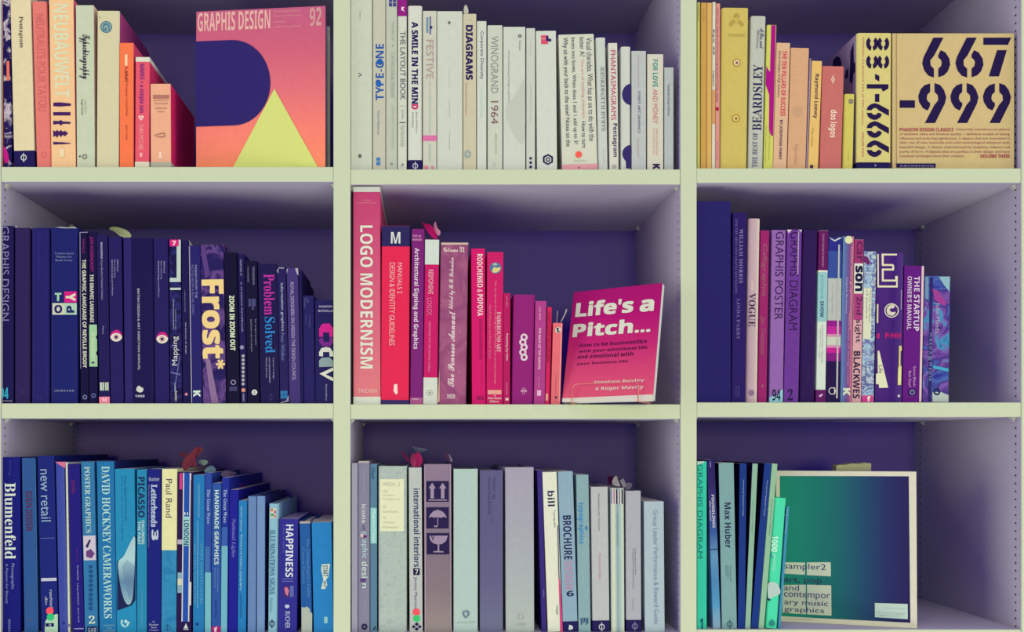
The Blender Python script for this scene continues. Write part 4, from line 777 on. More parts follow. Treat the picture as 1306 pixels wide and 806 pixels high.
bk(1116.2, 1150, 322, 'X:4c2880,502880,44207c,583888', 'broad purple spine with cream outlined maze shape and circle symbol', [
   ('P', [[(1124.2, 323.6), (1143.8, 323.6), (1143.8, 325.8), (1127, 325.8), (1127, 336.8), (1138.6, 336.8), (1140.2, 338.4), (1140.2, 345), (1127, 345), (1127, 356.6), (1141.6, 356.6), (1141.6, 352), (1144.8, 352), (1144.8, 366.6), (1119, 366.6), (1118.8, 324), (1120.6, 324), (1120.8, 364.2), (1142.8, 364.2), (1142.8, 359), (1124.6, 359), (1124.6, 342.6), (1137.8, 342.6), (1137.8, 339.2), (1124.6, 339.2)]], 'dcd8b0', 'printed_maze'),
   O_(1137, 396, 9.2, 'd8d4b8', .86), P_([[(1131, 392), (1137, 387.6), (1142, 390), (1139, 394), (1136, 392.6), (1134, 396), (1138, 398.6), (1143, 397), (1140, 403), (1133, 402), (1130.4, 398)]], 'd0ccb8'), R_(1118.2, 388, 1120, 412, 'dcd89c', 'printed_block'),
   V_('o', 1118.2, 425, 1121.6, 431.6, 'e02078', .04), H_('P/HH', 1129, 424.4, 1148.6, 431.6, 'd81c74', .02), P_([[(1119, 447.4), (1121.2, 447.4), (1132.6, 494.4), (1121, 494.8), (1120.4, 490), (1117, 490), (1117, 477), (1119.4, 476), (1119.2, 462)]], 'd8dcb4', 'printed_tag'), V_('Life', 1120.6, 466, 1125.4, 476, '403858', .01),
   P_([[(1146.4, 441), (1149.6, 441), (1149.8, 447), (1148.2, 448), (1148, 466), (1149.6, 467), (1149, 491), (1144.6, 491), (1145, 470), (1146, 466)]], 'd4cc78', 'printed_strip'), R_(1145.6, 470, 1148.4, 488, 'dcdca0', 'printed_strip'), C_(1146, 505, 1.6, 'd8d0d0', 'printed_dot'), R_(1148.6, 370, 1149.6, 395, 'a898c0', 'worn_edge')], t=(1118.4, 1152.2), k='p', d=.2, rough=.3)
bk(1151.6, 1175, 339, '6a1688', 'purple spine with white small capitals title and cream right edge', [
   V_('THE STARTUP', 1165.4, 352.4, 1172.6, 422, 'd8c8dc', .025), V_('OWNER\'S MANUAL', 1157, 352.4, 1162.6, 420.6, 'd0b8d4', .02), V_('Steve Blank', 1164.6, 467, 1168, 493, 'c498c8', .006), V_('Bob Dorf', 1158.6, 473, 1162, 493.6, 'c498c8', .006), R_(1158.4, 496, 1168.6, 504.6, '38246c', 'emblem'), O_(1163.4, 500.3, 3, 'a0a0c0', .7), P_([[(1175.4, 339.4), (1178.2, 339.4), (1174.8, 512.6), (1172, 512.6)]], 'dcc0c0', 'worn_edge')], t=(1153.4, 1178), d=.18)
bk(1176.2, 1210, 352.4, 'N:26:30309c,4868b8,40308c,7c4ca8,3c94c4,302878', 'painterly blue and violet spine, last in the middle right compartment', [
   R_(1184.6, 354, 1188.6, 512, '2e2670', 'printed_stripe'), V_('John Maeda', 1191.6, 386, 1198.4, 425, 'b8a8c8', .008), V_('MAEDA@MEDIA', 1184, 425, 1188.4, 486, '8c98c0', .01, 0, 1.4), P_([[(1197, 352.8), (1211.4, 352.8), (1210.8, 372), (1204, 364)]], '88b8c4', 'painted_patch'), P_([[(1189, 368), (1195, 370), (1207, 386), (1205, 391), (1192, 383)]], 'a43c98', 'painted_patch'),
   P_([[(1180, 352.8), (1184, 352.8), (1184, 382), (1179.6, 381)]], '6c90b4', 'painted_patch'), P_([[(1189, 512.6), (1189, 500), (1200, 500), (1209.6, 504), (1209.6, 512.6)]], 'b0c0b8', 'painted_patch'), O_(1194.6, 499.6, 4.6, '1c2c60', .5), P_([[(1190, 466), (1209.6, 470), (1209.6, 474), (1190, 470)]], '3ca8cc', 'painted_patch')], t=(1179.2, 1212), k='p', d=.19)
build_row(CUR, 'purple and violet books in the middle right compartment', X(888.6), None)

# ================================================================ ROW 3, LEFT
CUR = (3, 1)
bk(1.2, 26.4, 583, '161a80', 'deep blue spine with large white bold serif title, far left of bottom row', [
   V_('Blumenfeld', 6, 615.5, 20, 713, 'd0dccc', .03), V_('Photographs', 13.6, 718.6, 18.4, 751, '8898c8', .006), V_('A Passion for Beauty', 6.4, 718.6, 10.6, 770, '8898c8', .006), V_('Irving', 11, 587.4, 14.6, 606, '3c4c9c', .01), V_('SOIXA', 10.6, 789.6, 13.6, 806, '8898c8', .006)], t=(1.6, 25), k='p', d=.24)
bk(31, 47.6, 584, '2a5898', 'steel blue spine with maroon block lettering', [V_('SIGN', 32.6, 626, 41, 647.6, '5c2850', .03), V_('DESIGN', 32.8, 650.4, 41.6, 676.8, '5c2850', .03), C_(39, 790, 1.4, '5c5880', 'emblem'), R_(47, 586, 48.2, 806, '3c70a8', 'worn_edge')], t=(27, 45), k='h', d=.22)
bk(53, 73.8, 581.6, '192680', 'dark blue spine with thin pale lowercase title and red and green stickers', [
   V_('new retail', 52, 598.4, 64.4, 665, '88a8c0', .012), R_(51.8, 686, 70, 686.6, '6c78b0', 'printed_line'), O_(60.6, 700, 4.4, '2c3890', .85), R_(52.6, 737, 72.8, 741, 'b8bcd0', 'printed_line'), V_('rasshied', 63.6, 752, 67.4, 775, 'b8c0cc', .01), V_('din', 57.6, 761, 61, 771, 'b8c0cc', .01),
   P_([[(72, 783), (73.9, 783), (74, 808), (57, 808), (58, 792), (63, 786)]], 'a8ccb0', 'printed_corner'), C_(63.8, 779, 4.9, 'ff4c60', 'sticker'), C_(64.6, 786.8, 4.7, '28c474', 'sticker'), R_(58.4, 794.6, 69, 799, '181c58', 'printed_block'), O_(64, 797, 1.6, 'a0a8c0', .5)], t=(47.6, 68.8), d=.24)
bk(76.6, 86, 589, 'X:3a4aa8,3a4aa8,4654ac', 'mid blue spine with pink torn corner at its top left', [
   P_([[(70.4, 589), (84, 589), (83, 597), (77, 593.6)]], 'd86c90', 'worn_edge'), C_(81, 794.6, 2, '28308c', 'emblem')], t=(70.2, 83), d=.22)
bk(86.6, 89.4, 589.6, 'c8d0bc', 'thin pale cream booklet edge between two blue spines', [C_(88, 797.6, 2, '6870a0', 'emblem')], t=(83.4, 86), d=.2, cat='booklet', name='booklet')
bk(92.4, 107.2, 592, '211a84', 'violet blue spine with faint red word and small white author line', [
   V_('Smile', 91, 612, 96.4, 629, '78206c', .02), V_('Copywriting', 97.4, 699, 99.6, 716, '80287c', .01), V_('Creativity', 98, 721, 100.4, 740, 'b0b4d0', .012), V_('Unpublished - Jury and', 98.6, 744, 101, 793, 'a0a8cc', .006), R_(94.8, 801, 106.8, 802.4, '8890c0')], t=(86, 101.6), d=.22)
bk(108.4, 124.6, 589, '2c78ae', 'teal blue spine with pale serif capitals and a small square picture', [
   V_('POSTER GRAPHICS', 108.6, 595, 115.4, 679.6, 'b0d0c4', .012), R_(106.6, 683, 123.6, 714.4, 'c4bccc', 'printed_picture'), P_([[(109, 697), (114, 688), (116, 689), (112, 699)]], '30285c', 'printed_figure'), P_([[(110, 703), (116, 700), (121, 706), (117, 712), (110, 710)]], '6c4080', 'printed_figure')]+
   [R_(113.6, 721+5.9*q, 118, 724.8+5.9*q, '1c4c90', 'printed_mark') for q in range(10)]+[H_('2', 113.6, 785, 121.4, 795, 'c8dcc0', .03), R_(111.4, 799, 124.2, 808, '1a1c54'), H_('GAB', 112.6, 800.6, 123, 806, '8ca0b8', .02)], t=(103, 120), d=.2)
bk(127.2, 148.6, 588.6, '1a74b0', 'blue spine with widely spaced pale capitals running its full height', [
   V_('DAVID HOCKNEY CAMERAWORKS', 131, 594.4, 141.4, 788.4, 'a8d4cc', .014), H_('THAMES', 132, 796.4, 146.6, 798.4, '78b0c0', .01), H_('AND', 136, 800, 142, 802, '78b0c0', .01), H_('HUDSON', 132, 803.4, 146.6, 805.4, '78b0c0', .01)], t=(122.4, 146), k='h', side='1c2c70', d=.235)
bk(149.8, 173.2, 598, '1c8cbc', 'cyan spine with a pale sculptural figure picture in its lower half', [
   V_('Gustav Vigeland and the monolith', 158.4, 607, 161.6, 664, '184888', .004), V_('Drawings', 155, 607, 156.6, 690, '184888'),
   P_([[(172.8, 682), (172.8, 765), (168, 772), (149.6, 778.6), (149.4, 716), (158, 712), (166, 692)]], '1a2458', 'printed_picture'),
   P_([[(172.6, 680), (172.6, 700), (171, 745), (168.4, 770), (161, 772), (154, 752), (150, 720), (152, 714), (158, 710), (165, 694)]], 'G:9cc0c8,a4ccd0,5c88a8,8cb4c0', 'printed_figure'),
   P_([[(156, 722), (162, 714), (171.6, 722), (170.6, 746), (166, 766), (160, 748)]], 'G:8cb4c0,5c80a4,6c98b4', 'printed_figure'),
   P_([[(153, 794), (156, 789), (158, 793), (161, 788.6), (163, 793), (166, 792), (164, 798), (158, 801)]], 'a8d4d4', 'emblem'), P_([[(155.6, 794), (158, 791.6), (160, 795), (163, 794), (160, 799)]], '1c88b8', 'emblem')], t=(145, 172.2), d=.2)
bk(174.6, 187.2, 599, '2088b4', 'teal spine with heavy navy artist name above small white words', [
   V_('PICASSO', 176, 608.4, 184.6, 660, '1a2058', .03), V_('CHALLENGING', 180.6, 663.6, 184.4, 694, 'b4dcd4', .02), V_('THE PAST', 175.8, 664.6, 179.4, 694.6, 'b4dcd4', .02), V_('The National Gallery', 180, 752, 182, 800, '68b0c8')], t=(174.8, 187), d=.2)
bk(188, 205, 598, '1a2084', 'royal blue spine with white outlined display title ending in a numeral', [
   H_('Gunter', 190, 608.6, 203.4, 613.4, 'a0a8c8', .03), V_('Letterheads', 192.6, 617.6, 200.4, 672, 'a8b8d0', .04), V_('3', 193.4, 675.4, 202, 689, 'b8c4d0', .04), V_('The best corporate and business stationery', 189, 618, 190.6, 698, '9098c4', .006), H_('ZZZ', 194, 792, 198, 793.6, 'a0a8c8', .01), H_('Munster', 190.4, 795.4, 202.4, 797.6, 'a0a8c8', .02), H_('Book', 193, 799, 200, 801, 'a0a8c8', .02), H_('Cologne', 190.6, 802.6, 202.4, 804.8, 'a0a8c8', .02)], t=(188.2, 205), d=.21)
bk(206, 224.4, 598, 'N:50:2078b0,2c8cbc,2484b4', 'spine cream above and streaky blue below with upright dark name', [
   B_(598, 701.6, 'dcdca0'), V_('Paul Rand', 211.6, 611, 219.4, 660, '40385c', .012), O_(213.6, 800.4, 3.8, '1c5890', .85), R_(213.2, 796, 214, 805, '1c5890', 'emblem')], t=(206.4, 226), k='p', d=.22)
bk(225.4, 244, 602, '2a1454', 'dark plum spine with vertical royal blue panel edged white', [
   R_(229, 603.6, 232.4, 624, 'd83490', 'printed_block'), R_(241.6, 603.6, 244, 612, 'd8a8b0', 'printed_block'), R_(232.6, 603, 242.4, 792.6, 'd4d4cc', 'printed_block'), R_(234, 603, 241, 792.6, '1c50b4', 'printed_panel'),
   R_(233.2, 658.6, 242, 696, '90c8c8', 'printed_block'), V_('LONDON', 234.4, 663, 241, 695, '184078', .03), V_(':', 235, 653, 240, 657, 'c0d8d0', .04), R_(226.6, 730, 232, 756, '80a8b8', 'printed_picture'), R_(226.6, 738, 232, 746, 'c8ccb0', 'printed_picture'), R_(226.4, 688, 232.8, 694, 'b0a8c0', 'printed_picture'),
   P_([[(234.4, 801.4), (237.4, 794.6), (240, 801.4)]], 'c8d4d4'), R_(234, 802.2, 240.6, 803, 'c8d4d4', 'emblem'), R_(241.6, 742, 244, 772, 'd0ccc8', 'printed_block'),
   F_([(226, 580, .09), (235, 576, .08), (240, 580, .06), (238, 587, .06), (233.6, 582, .07)], '78344c', 'ribbon_marker'), F_([(233, 600, .05), (232, 588, .06), (243, 578, .06), (250, 569.4, .07), (254, 571, .07), (248, 584, .06), (252, 596, .05), (243, 593, .04), (238, 600, .03)], '90384c', 'ribbon_marker'),
   F_([(242, 580, .08), (250, 570, .08), (260, 571, .09), (256, 577, .08), (248, 586, .07)], 'a84450', 'ribbon_marker')], t=(227, 247), d=.22)
bk(245.6, 260.4, 605.6, '1c7abc', 'bright cerulean spine with thin white line and small capitals', [
   V_('LIN MAO EARTHQUAKE', 252.4, 617, 254.6, 660, '88c4d8', .004), R_(251.8, 664, 252.6, 776, '70b8d0', 'printed_line'), V_('STREET MARKETS HOMES', 255.6, 693, 258.6, 770, '5ca8cc', .006), V_('SHELTERS COLLECTED', 247.4, 693, 250, 770, '5ca8cc', .006), C_(251.4, 796, 2, '183c88', 'emblem'),
   F_([(250.6, 588, .1), (258, 586, .1), (266.6, 588, .1), (262, 594, .09), (255, 592, .09)], '98b0b0', 'slip'), F_([(259, 603, .05), (264, 596, .06), (271, 593, .07), (277, 601, .06), (269, 602, .05)], '7898a8', 'slip')], t=(246.6, 260.6), d=.21)
bk(261.2, 269, 603, '2a4aa8', 'blue spine fading pale below, left one of two with same serif words', [
   V_('The Great Wave', 264, 624, 268, 668, 'a0b4d0', .006), R_(261.4, 697, 267.6, 730, '3c6cb0', 'printed_block'), R_(261.4, 730, 269, 808, '6cb4c0', 'printed_block')], t=(261.2, 270), d=.22)
bk(269.8, 281.2, 616, '2854a8', 'blue paperback with white block title and magenta square at its foot', [
   V_('HANDMADE GRAPHICS', 273.6, 625, 279, 720, 'c4dccc', .03), V_('Tools and Techniques', 276.6, 724, 278.8, 755, '7098cc'), V_('Beyond the Mouse', 273, 724, 275.2, 750, '7098cc'), V_('Anna Wray', 273.6, 765, 276.6, 788, '182c74', .012), B_(798.6, 809, 'b0207c', .02), P_([[(273, 801), (277, 799), (276, 806), (273.6, 806)]], 'e8c8d0')], t=(270.4, 282.6), d=.16)
bk(282, 290.2, 609, '1e2ea0', 'blue spine with a pale lower part, right one of two with same serif words', [
   V_('The Great Wave', 285, 624, 289.6, 667, 'a0b4d8', .01), R_(282.4, 672, 290, 696, '3460b4', 'printed_block'), R_(282, 696, 290, 808, '68b0c4', 'printed_block'),
   F_([(280.6, 605, .06), (285, 600, .08), (296, 601, .1), (303, 603, .12), (296, 608, .08), (287, 610, .05)], '8c7898', 'slip')], t=(282.8, 292.4), d=.27)
bk(291, 302.4, 624.6, '1c1c9c', 'ultramarine spine with lilac italic serif title', [V_('National Lights', 294.6, 661, 300.6, 711, '7070c0', .004, .4), F_([(303, 624, .08), (306, 617, .09), (310, 616, .1), (307, 623, .08)], '8c1c6c', 'bookmark')], t=(292.6, 303.8), d=.27)
bk(303.2, 313.4, 638.4, '1c7cc0', 'slim cerulean spine with small pale lettering, between ultramarine and grey blue', [
   V_('Herbert Spencer', 306.2, 646, 309, 678, 'a0d0dc', .01), V_('Pioneers of modern typography', 305.8, 682, 309, 753, 'a0d0dc', .01), V_('Lund Humphries', 305.6, 757, 308.6, 788, '184088', .01)], t=(304.4, 315.2), d=.19)
bk(315.4, 326.4, 633, '6284b8', 'grey blue plain spine, left of a matching pair', [V_('Volume', 319, 640, 321, 660, '7894c0')], t=(316.4, 327), k='h', d=.21)
bk(327.2, 337.4, 632.6, '6c90c0', 'grey blue plain spine, right of a matching pair', [V_('Volume', 331, 640, 333, 660, '80a0c8'), V_('Two', 331, 785, 333, 800, '98b4c8')], t=(327.6, 337.8), k='h', side='30387c', d=.21)
bk(341.6, 353.6, 642.4, '84b8cc', 'pale turquoise spine with ornate lettering and tiny patchwork square', [
   R_(344.6, 648, 352.6, 661, 'c0c8b8', 'printed_picture'), R_(345.4, 648.6, 348, 652, 'c8603c', 'printed_picture'), R_(349.6, 651, 352, 655, 'c05070', 'printed_picture'), R_(345.6, 655, 349, 658.4, '38a070', 'printed_picture'), R_(349.6, 657, 352, 660, 'd06c80', 'printed_picture'),
   V_('ILLUMINATIONS SIGNS', 343.6, 676, 350.8, 758, '3c6ca4', .01), V_('Modern Guide', 344, 763, 348, 780, '5c90b4', .006)]+phi(347, 795.4, 3.8, '1c2c60'), t=(342.8, 355.4), k='r', d=.2)
bk(355.4, 377.4, 662.2, '2e2c98', 'violet blue block like book with bold white title and small picture', [
   V_('HAPPINESS', 364.4, 669, 374, 736, 'd4d8e0', .03), V_('How to find it', 361, 670, 362.6, 705, '6c70c0', .006), R_(360, 738, 374, 738.6, '7c80c0'), R_(360, 741, 374, 741.6, '7c80c0'), R_(361, 746.6, 369.4, 761.6, '442c7c', 'printed_picture'), P_([[(362.6, 750), (366, 748.4), (368.6, 753), (367, 760), (364.6, 758)]], 'd07090', 'printed_figure'), R_(369.8, 747, 374.6, 761, '5c64b0', 'printed_block'),
   P_([[(364, 771), (368.4, 771), (369.4, 774), (366, 776), (363.4, 774)]], 'b8c0d8'), V_('BUCHER', 364, 779.6, 370, 801, 'b8bcd8', .006)], t=(355.2, 381.2), k='p', d=.145, pages='9088b0')
bk(384.4, 398.2, 665, '1e5ca8', 'blue spine with cream lower end and delicate serif title', [
   B_(663, 667.6, 'b0a498', .03), V_("The Chronologist's Guide", 390.4, 687, 395.4, 762, '4c88c4', .006), V_('Corrie Pearse', 385.6, 698, 389, 744, '4c88c4'), P_([[(384.6, 774), (388, 775), (391, 773.4), (395, 776), (395.6, 780), (398.2, 782), (398, 808), (384.6, 808)]], 'a8b4a8', 'printed_block')], t=(381.8, 395.6), d=.14, k='h')
bk(401, 424.8, 666.4, '1e82c8', 'broad cerulean blue book against the upright with ribbon shaped logo', [
   P_([[(410.4, 719.6), (421, 719), (418.6, 736), (416, 739), (417.4, 746), (415, 751), (409.6, 751), (412.4, 739), (409.6, 727)]], 'c8d8c4', 'printed_logo'), V_('START', 411.6, 721, 418, 735, '20487c', .03), V_('EDIT', 412.6, 741, 416, 749, '20487c', .03), R_(413.4, 786.6, 417.8, 794.6, '88c4c8', 'emblem'),
   F_([(397, 665, .02), (402, 661, .05), (420, 660.6, .07), (424, 665, .03), (405, 666, .01)], 'a8a8a0', 'slip')], t=(396.6, 423.6), k='p', d=.16)
build_row(CUR, 'blue books in the lower left compartment', X(.8), X(425.3))

# ================================================================ ROW 3, MIDDLE
CUR = (3, 2)
bk(448.4, 456.2, 590.6, 'a0a0b4', 'thin blank grey spine against the left upright of the bottom middle compartment', [], d=.2)
bk(457, 471.4, 588.6, '85829c', 'lavender grey spine with mixed lettering of many styles', [
   V_('Steven Heller', 463.4, 600, 465, 630, 'a8a4c0'), V_('icons', 461.4, 643, 467, 667, 'c8d0cc', .02), V_('of', 462.4, 670, 466, 676, '2c2468', .01), V_('graphic', 460, 678, 469, 712, 'a8c8cc', .02), C_(465.4, 684, 2.2, '6c1c6c'), C_(461.4, 683, 2, 'd8b8b4'), V_('desi', 461.4, 716, 469, 737, 'c0d4cc', .02), R_(459.6, 738, 466.6, 742, '5c3c84'), V_('n', 462, 743.6, 467, 750, 'c0d4cc', .02), V_('Thames', 464, 765, 466, 779, 'a8a4c0'), O_(464.8, 799.2, 3.8, '1c1c50', .4),
   R_(457.4, 588, 470.6, 590.4, 'b0a8a8', 'worn_edge')], k='p', d=.22)
bk(472.2, 480.8, 592, '54809a', 'slim teal blue spine with a pale turquoise panel', [V_('Chart', 473.4, 597, 478, 611, '2c4c80', .02), R_(472.6, 647.6, 480.4, 693, '88ccc8', 'printed_panel'), V_('Magazine Design', 474.4, 650, 478.6, 692, 'd0e4d8', .012), P_([[(476, 802), (479, 798), (479.4, 800), (477, 804)]], '1c2c5c')], d=.2)
bk(482.4, 519, 594.4, 'N:120:9cb0ac,b0c0b4,a4b4b4', 'broad grey green cloth spine with a cream typed paper label', [
   R_(484.4, 611, 515, 677.4, 'dcdfb8', 'paper_label'), H_('AREA_2', 488, 615, 510.6, 620.4, 'a8a894', .004), H_('100', 488, 625, 494, 628, 'b4b49c'), H_('Graphic', 488, 630.4, 504, 633, 'b4b49c'), H_('Designers', 488, 635.6, 510, 638, 'b4b49c'), H_('10', 488, 645, 492, 647.6, 'b4b49c'), H_('Curators', 488, 651, 508, 653.6, 'b4b49c'), H_('10', 488, 659, 492, 661.4, 'b4b49c'), H_('Design', 488, 665, 503, 667.6, 'b4b49c'), H_('Classics', 488, 671, 508, 673.6, 'b4b49c')], k='r', d=.23, bump=.9, rough=.85)
bk(522.6, 539, 596.4, 'b4bcb8', 'pale grey spine with dark lowercase title, red and green stickers, pink ribbons above', [
   V_('international interiors', 527.6, 623, 535.6, 723, '34306c', .02), R_(527, 724.6, 535.4, 733.4, '1c1648', 'printed_block'), H_('7', 529.4, 726, 533.4, 732, 'c8ccc0', .02), V_('Jeremy Myerson', 527.4, 736, 532.4, 776, '5c5c88', .004), C_(531, 780.6, 4.7, 'ff5060', 'sticker'), C_(531.4, 788.6, 4.5, '30c86c', 'sticker'),
   P_([[(531.5, 793.6), (534.4, 796), (531.5, 798.4), (528.6, 796)], [(527.6, 797), (530.4, 799.2), (527.6, 801.4), (524.8, 799.2)], [(535.4, 797), (538, 799.2), (535.4, 801.4), (532.6, 799.2)], [(531.5, 799.8), (534.4, 802.2), (531.5, 804.4), (528.6, 802.2)]], '241c54'),
   F_([(512.2, 575, .1), (514.4, 577, .1), (521, 585, .06), (523, 590, .05), (519, 588, .06), (513, 581, .09)], 'b83478', 'ribbon_marker'), F_([(522.6, 584, .06), (527, 577, .06), (530.6, 580, .05), (530.6, 595.6, .02), (525, 595, .03)], 'd8447c', 'ribbon_marker'),
   F_([(529, 578, .05), (535, 576, .05), (540, 588, .04), (535, 595.6, .02), (530, 595, .03)], 'c82870', 'ribbon_marker'), F_([(524.6, 568, .09), (529, 570, .08), (546, 573, .08), (543, 575, .08), (534, 576.6, .07), (528, 574, .08)], '6c7098', 'ribbon_marker')], t=(521.2, 537.8), d=.22)
bk(541.6, 576, 592, 'G:8e7892,88748e,827082,86767e,968a88', 'mauve brown carton like spine with three dark handling symbols', [  # gradient paints violet shade at the top and lighter tone below
   R_(543.6, 613.4, 572.4, 640, '261852', 'symbol_panel'), R_(543.8, 646.8, 572.4, 674, '261852', 'symbol_panel'), R_(544.2, 679.8, 573, 707, '261852', 'symbol_panel'),
   ('P', [[(546.6, 622.8), (551.2, 615.6), (555.8, 622.8), (553.4, 622.8), (553.4, 635.6), (549, 635.6), (549, 622.8)], [(560, 622.8), (564.6, 615.6), (569.2, 622.8), (566.8, 622.8), (566.8, 635.6), (562.4, 635.6), (562.4, 622.8)], [(546.6, 637), (570, 637), (570, 638.4), (546.6, 638.4)]], '9c88a4', 'printed_arrows'),
   ('P', [[(546.8, 660.4), (549, 655.6), (553, 651.8), (557.6, 650.4), (558, 648.8), (558.8, 650.4), (563.6, 651.8), (567.6, 655.6), (570, 660.4), (566, 659), (562, 660.4), (558.2, 659), (554, 660.4), (550.4, 659)], [(557.8, 659), (558.8, 659), (558.8, 670), (557, 672.4), (554, 672), (553.6, 670), (555.2, 670), (556, 671), (557.8, 669.6)]], '9c88a4', 'printed_umbrella'),
   ('P', [[(547.4, 683), (571, 683), (569, 689.6), (564.6, 693.4), (560.2, 694.4), (560.2, 702.6), (565.6, 703), (565.6, 704.4), (552.6, 704.4), (552.6, 703), (558.2, 702.6), (558.2, 694.4), (553, 693), (549, 689.4)]], '9c88a4', 'printed_glass'), P_([[(549.4, 682.6), (552.6, 690), (553.4, 682.6), (552.4, 682.6), (552, 686.6), (550.6, 682.6)]], '261852', 'printed_crack'),
   R_(541.8, 594, 542.8, 806, 'b098b0', 'worn_edge'), R_(574.4, 594, 575.2, 806, 'b098b0', 'worn_edge'),
   F_([(566, 578, .06), (569, 576, .06), (575, 582, .05), (577, 588, .04), (572, 589.6, .04)], '684068', 'ribbon_marker'), F_([(572, 579, .05), (574, 580, .05), (577.6, 588, .03), (575, 589, .03)], '9890a8', 'ribbon_marker')], t=(540.4, 575.8), k='h', d=.22, side='604878')
bk(578.4, 609.4, 598, 'aac4bc', 'broad pale mint grey spine with small fan emblem near its foot', [
   P_([[(589, 782), (591, 778), (592.4, 780), (594, 776.6), (595.6, 779), (598, 778), (599.6, 783), (597, 787), (593.6, 789), (590.6, 786)]], '6c8494'), P_([[(592, 783), (594, 779.4), (596, 782), (595, 786)]], 'a4bcb8'), H_('Annual 1999', 583, 792.4, 606, 795, '90a8a0', .004)], k='h', d=.24, bump=.2)
bk(612, 641.6, 599.6, 'G:5e5a88,5e5a88,625f8a,6c7090', 'broad slate violet spine with fine dark vertical lines of text', [
   V_('THE BOOK THAT', 628.6, 608.4, 631.6, 637, '3c306c', .006), V_('Informal Shots & Notes', 622.8, 609, 625.8, 656, '3c306c', .008), R_(627.4, 632, 627.9, 668, '4c4080', 'printed_line')], k='h', d=.24, bump=.2)
bk(645, 681.6, 596, 'G:a29cb0,a2a4b0,a6aeb2,acb8b0', 'widest pale grey spine in the bottom middle compartment, fan emblem at foot', [  # violet top and paler foot put the fall of light into the colour
   P_([[(659, 786), (661.6, 781), (663.4, 783), (666, 780.6), (668, 784), (669.4, 788), (665, 791), (661, 790)]], 'a0a8a4'), P_([[(662, 786), (664, 783.4), (666.4, 786), (664.4, 789)]], 'b0b8b0'), H_('1998', 658, 794.6, 670, 798, 'a0aaa4', .004)], t=(644.4, 680.6), k='h', d=.24, bump=.2)
bk(690.6, 697.6, 599.6, '392880', 'thin dark violet spine left of the white one with lowercase name', [R_(692.8, 752, 694, 762, '6c60a0')], t=(685.6, 690.6), d=.2)
bk(698.6, 717.4, 602.4, 'd8dcc6', 'white spine with dark lowercase word and a pink wedge along its edge', [
   V_('bill', 698.4, 626, 707.4, 645.6, '28205c', .03), V_('Typografie', 705.6, 650, 708.6, 673, '585870', .004), P_([[(711.8, 670), (713.6, 738), (717.4, 806), (714.6, 806), (712.4, 740), (710.6, 670)]], '3c3478', 'printed_wedge'), P_([[(712.4, 738), (714, 738), (718, 808), (715.2, 808)]], 'e83c80', 'printed_wedge'), V_('Niggli', 709, 772, 711.8, 784, '404068', .01)], t=(692, 709.6), d=.21)
bk(718.6, 736.4, 601.6, '88a8bc', 'steel blue spine with dark capitals, pink word and a numeral', [
   V_('THE BEST OF', 723.6, 633, 727, 655, 'a8c0c8', .004), V_('BROCHURE', 718.6, 657.4, 729, 713.6, '201c5c', .02), V_('DESIGN', 720.6, 716, 730.4, 752, 'b88cac', .02), H_('6', 722.6, 753.6, 731.8, 760.6, '201c5c', .02), B_(792.6, 809, '201c60', .02), P_([[(725, 803), (726, 796.6), (730, 798), (731, 801.4), (727.6, 803.4)]], 'c8d0d0')], t=(711, 731), d=.21)
bk(738, 753.4, 605.6, '84a8ae', 'pale teal spine with bright blue lowercase title and blue barcode mark', [
   V_('typographics', 736.6, 640.6, 745, 693.6, '2c88c8', .03), R_(746.6, 671, 749, 676, '2c78b8'), V_('Edited by Roger Walton', 741.6, 704, 744, 746, 'a8ccc8', .004)]+[R_(740.6+q*2.1, 788, 741.8+q*2.1, 797-(q % 3)*2, '20407c', 'printed_mark') for q in range(5)], t=(735, 750.6), d=.2)
bk(756, 777.4, 621, 'b4b8b8', 'grey spine with small dark, white and pink line above a navy foot', [
   V_('Remembering the Tomorrow', 762.4, 630, 765, 677, '4c4468', .004), V_('The Design', 763, 679, 765.4, 703, 'd0d0c8'), V_('Meanwhile Else', 763.6, 706, 766.6, 739, 'c88c9c', .004), B_(791.4, 809, '241c5c', .02)]+phi(767.4, 799.4, 3.8, 'c0c8cc'), t=(753.4, 775.6), k='h', d=.19)
bk(780.4, 795.8, 622.6, 'X:b0c0b8,ccd4b8,88a4ac,a8c0bc,ccd4b8', 'pale streaked spine topped by vertical dark and white bars', [
   R_(778, 624, 796, 642.6, 'd0d4c8', 'printed_block')]+[R_(a, 624, b, 642.6, c, 'printed_bar') for a, b, c in ((779, 780.6, '6c74a8'), (782.4, 783.8, 'a84c80'), (785.6, 787.6, '241c50'), (789.4, 790.6, '3c3868'), (792.6, 794.4, '241c50'))]+[V_('selected works', 786.6, 655, 789, 695, '6c90a8'),
   F_([(774.6, 608, .08), (782, 607, .08), (781, 618, .06), (776, 618, .06)], '68184c', 'bookmark'), F_([(780, 617, .03), (782, 610, .04), (786.4, 605.6, .05), (788, 613, .04), (792, 621, .02), (783, 619, .02)], 'c4c0b0', 'bookmark'), F_([(790.6, 613, .05), (795, 610, .06), (799, 619, .04), (795, 622, .03)], 'b4b0b0', 'bookmark')], t=(778, 796), d=.18)
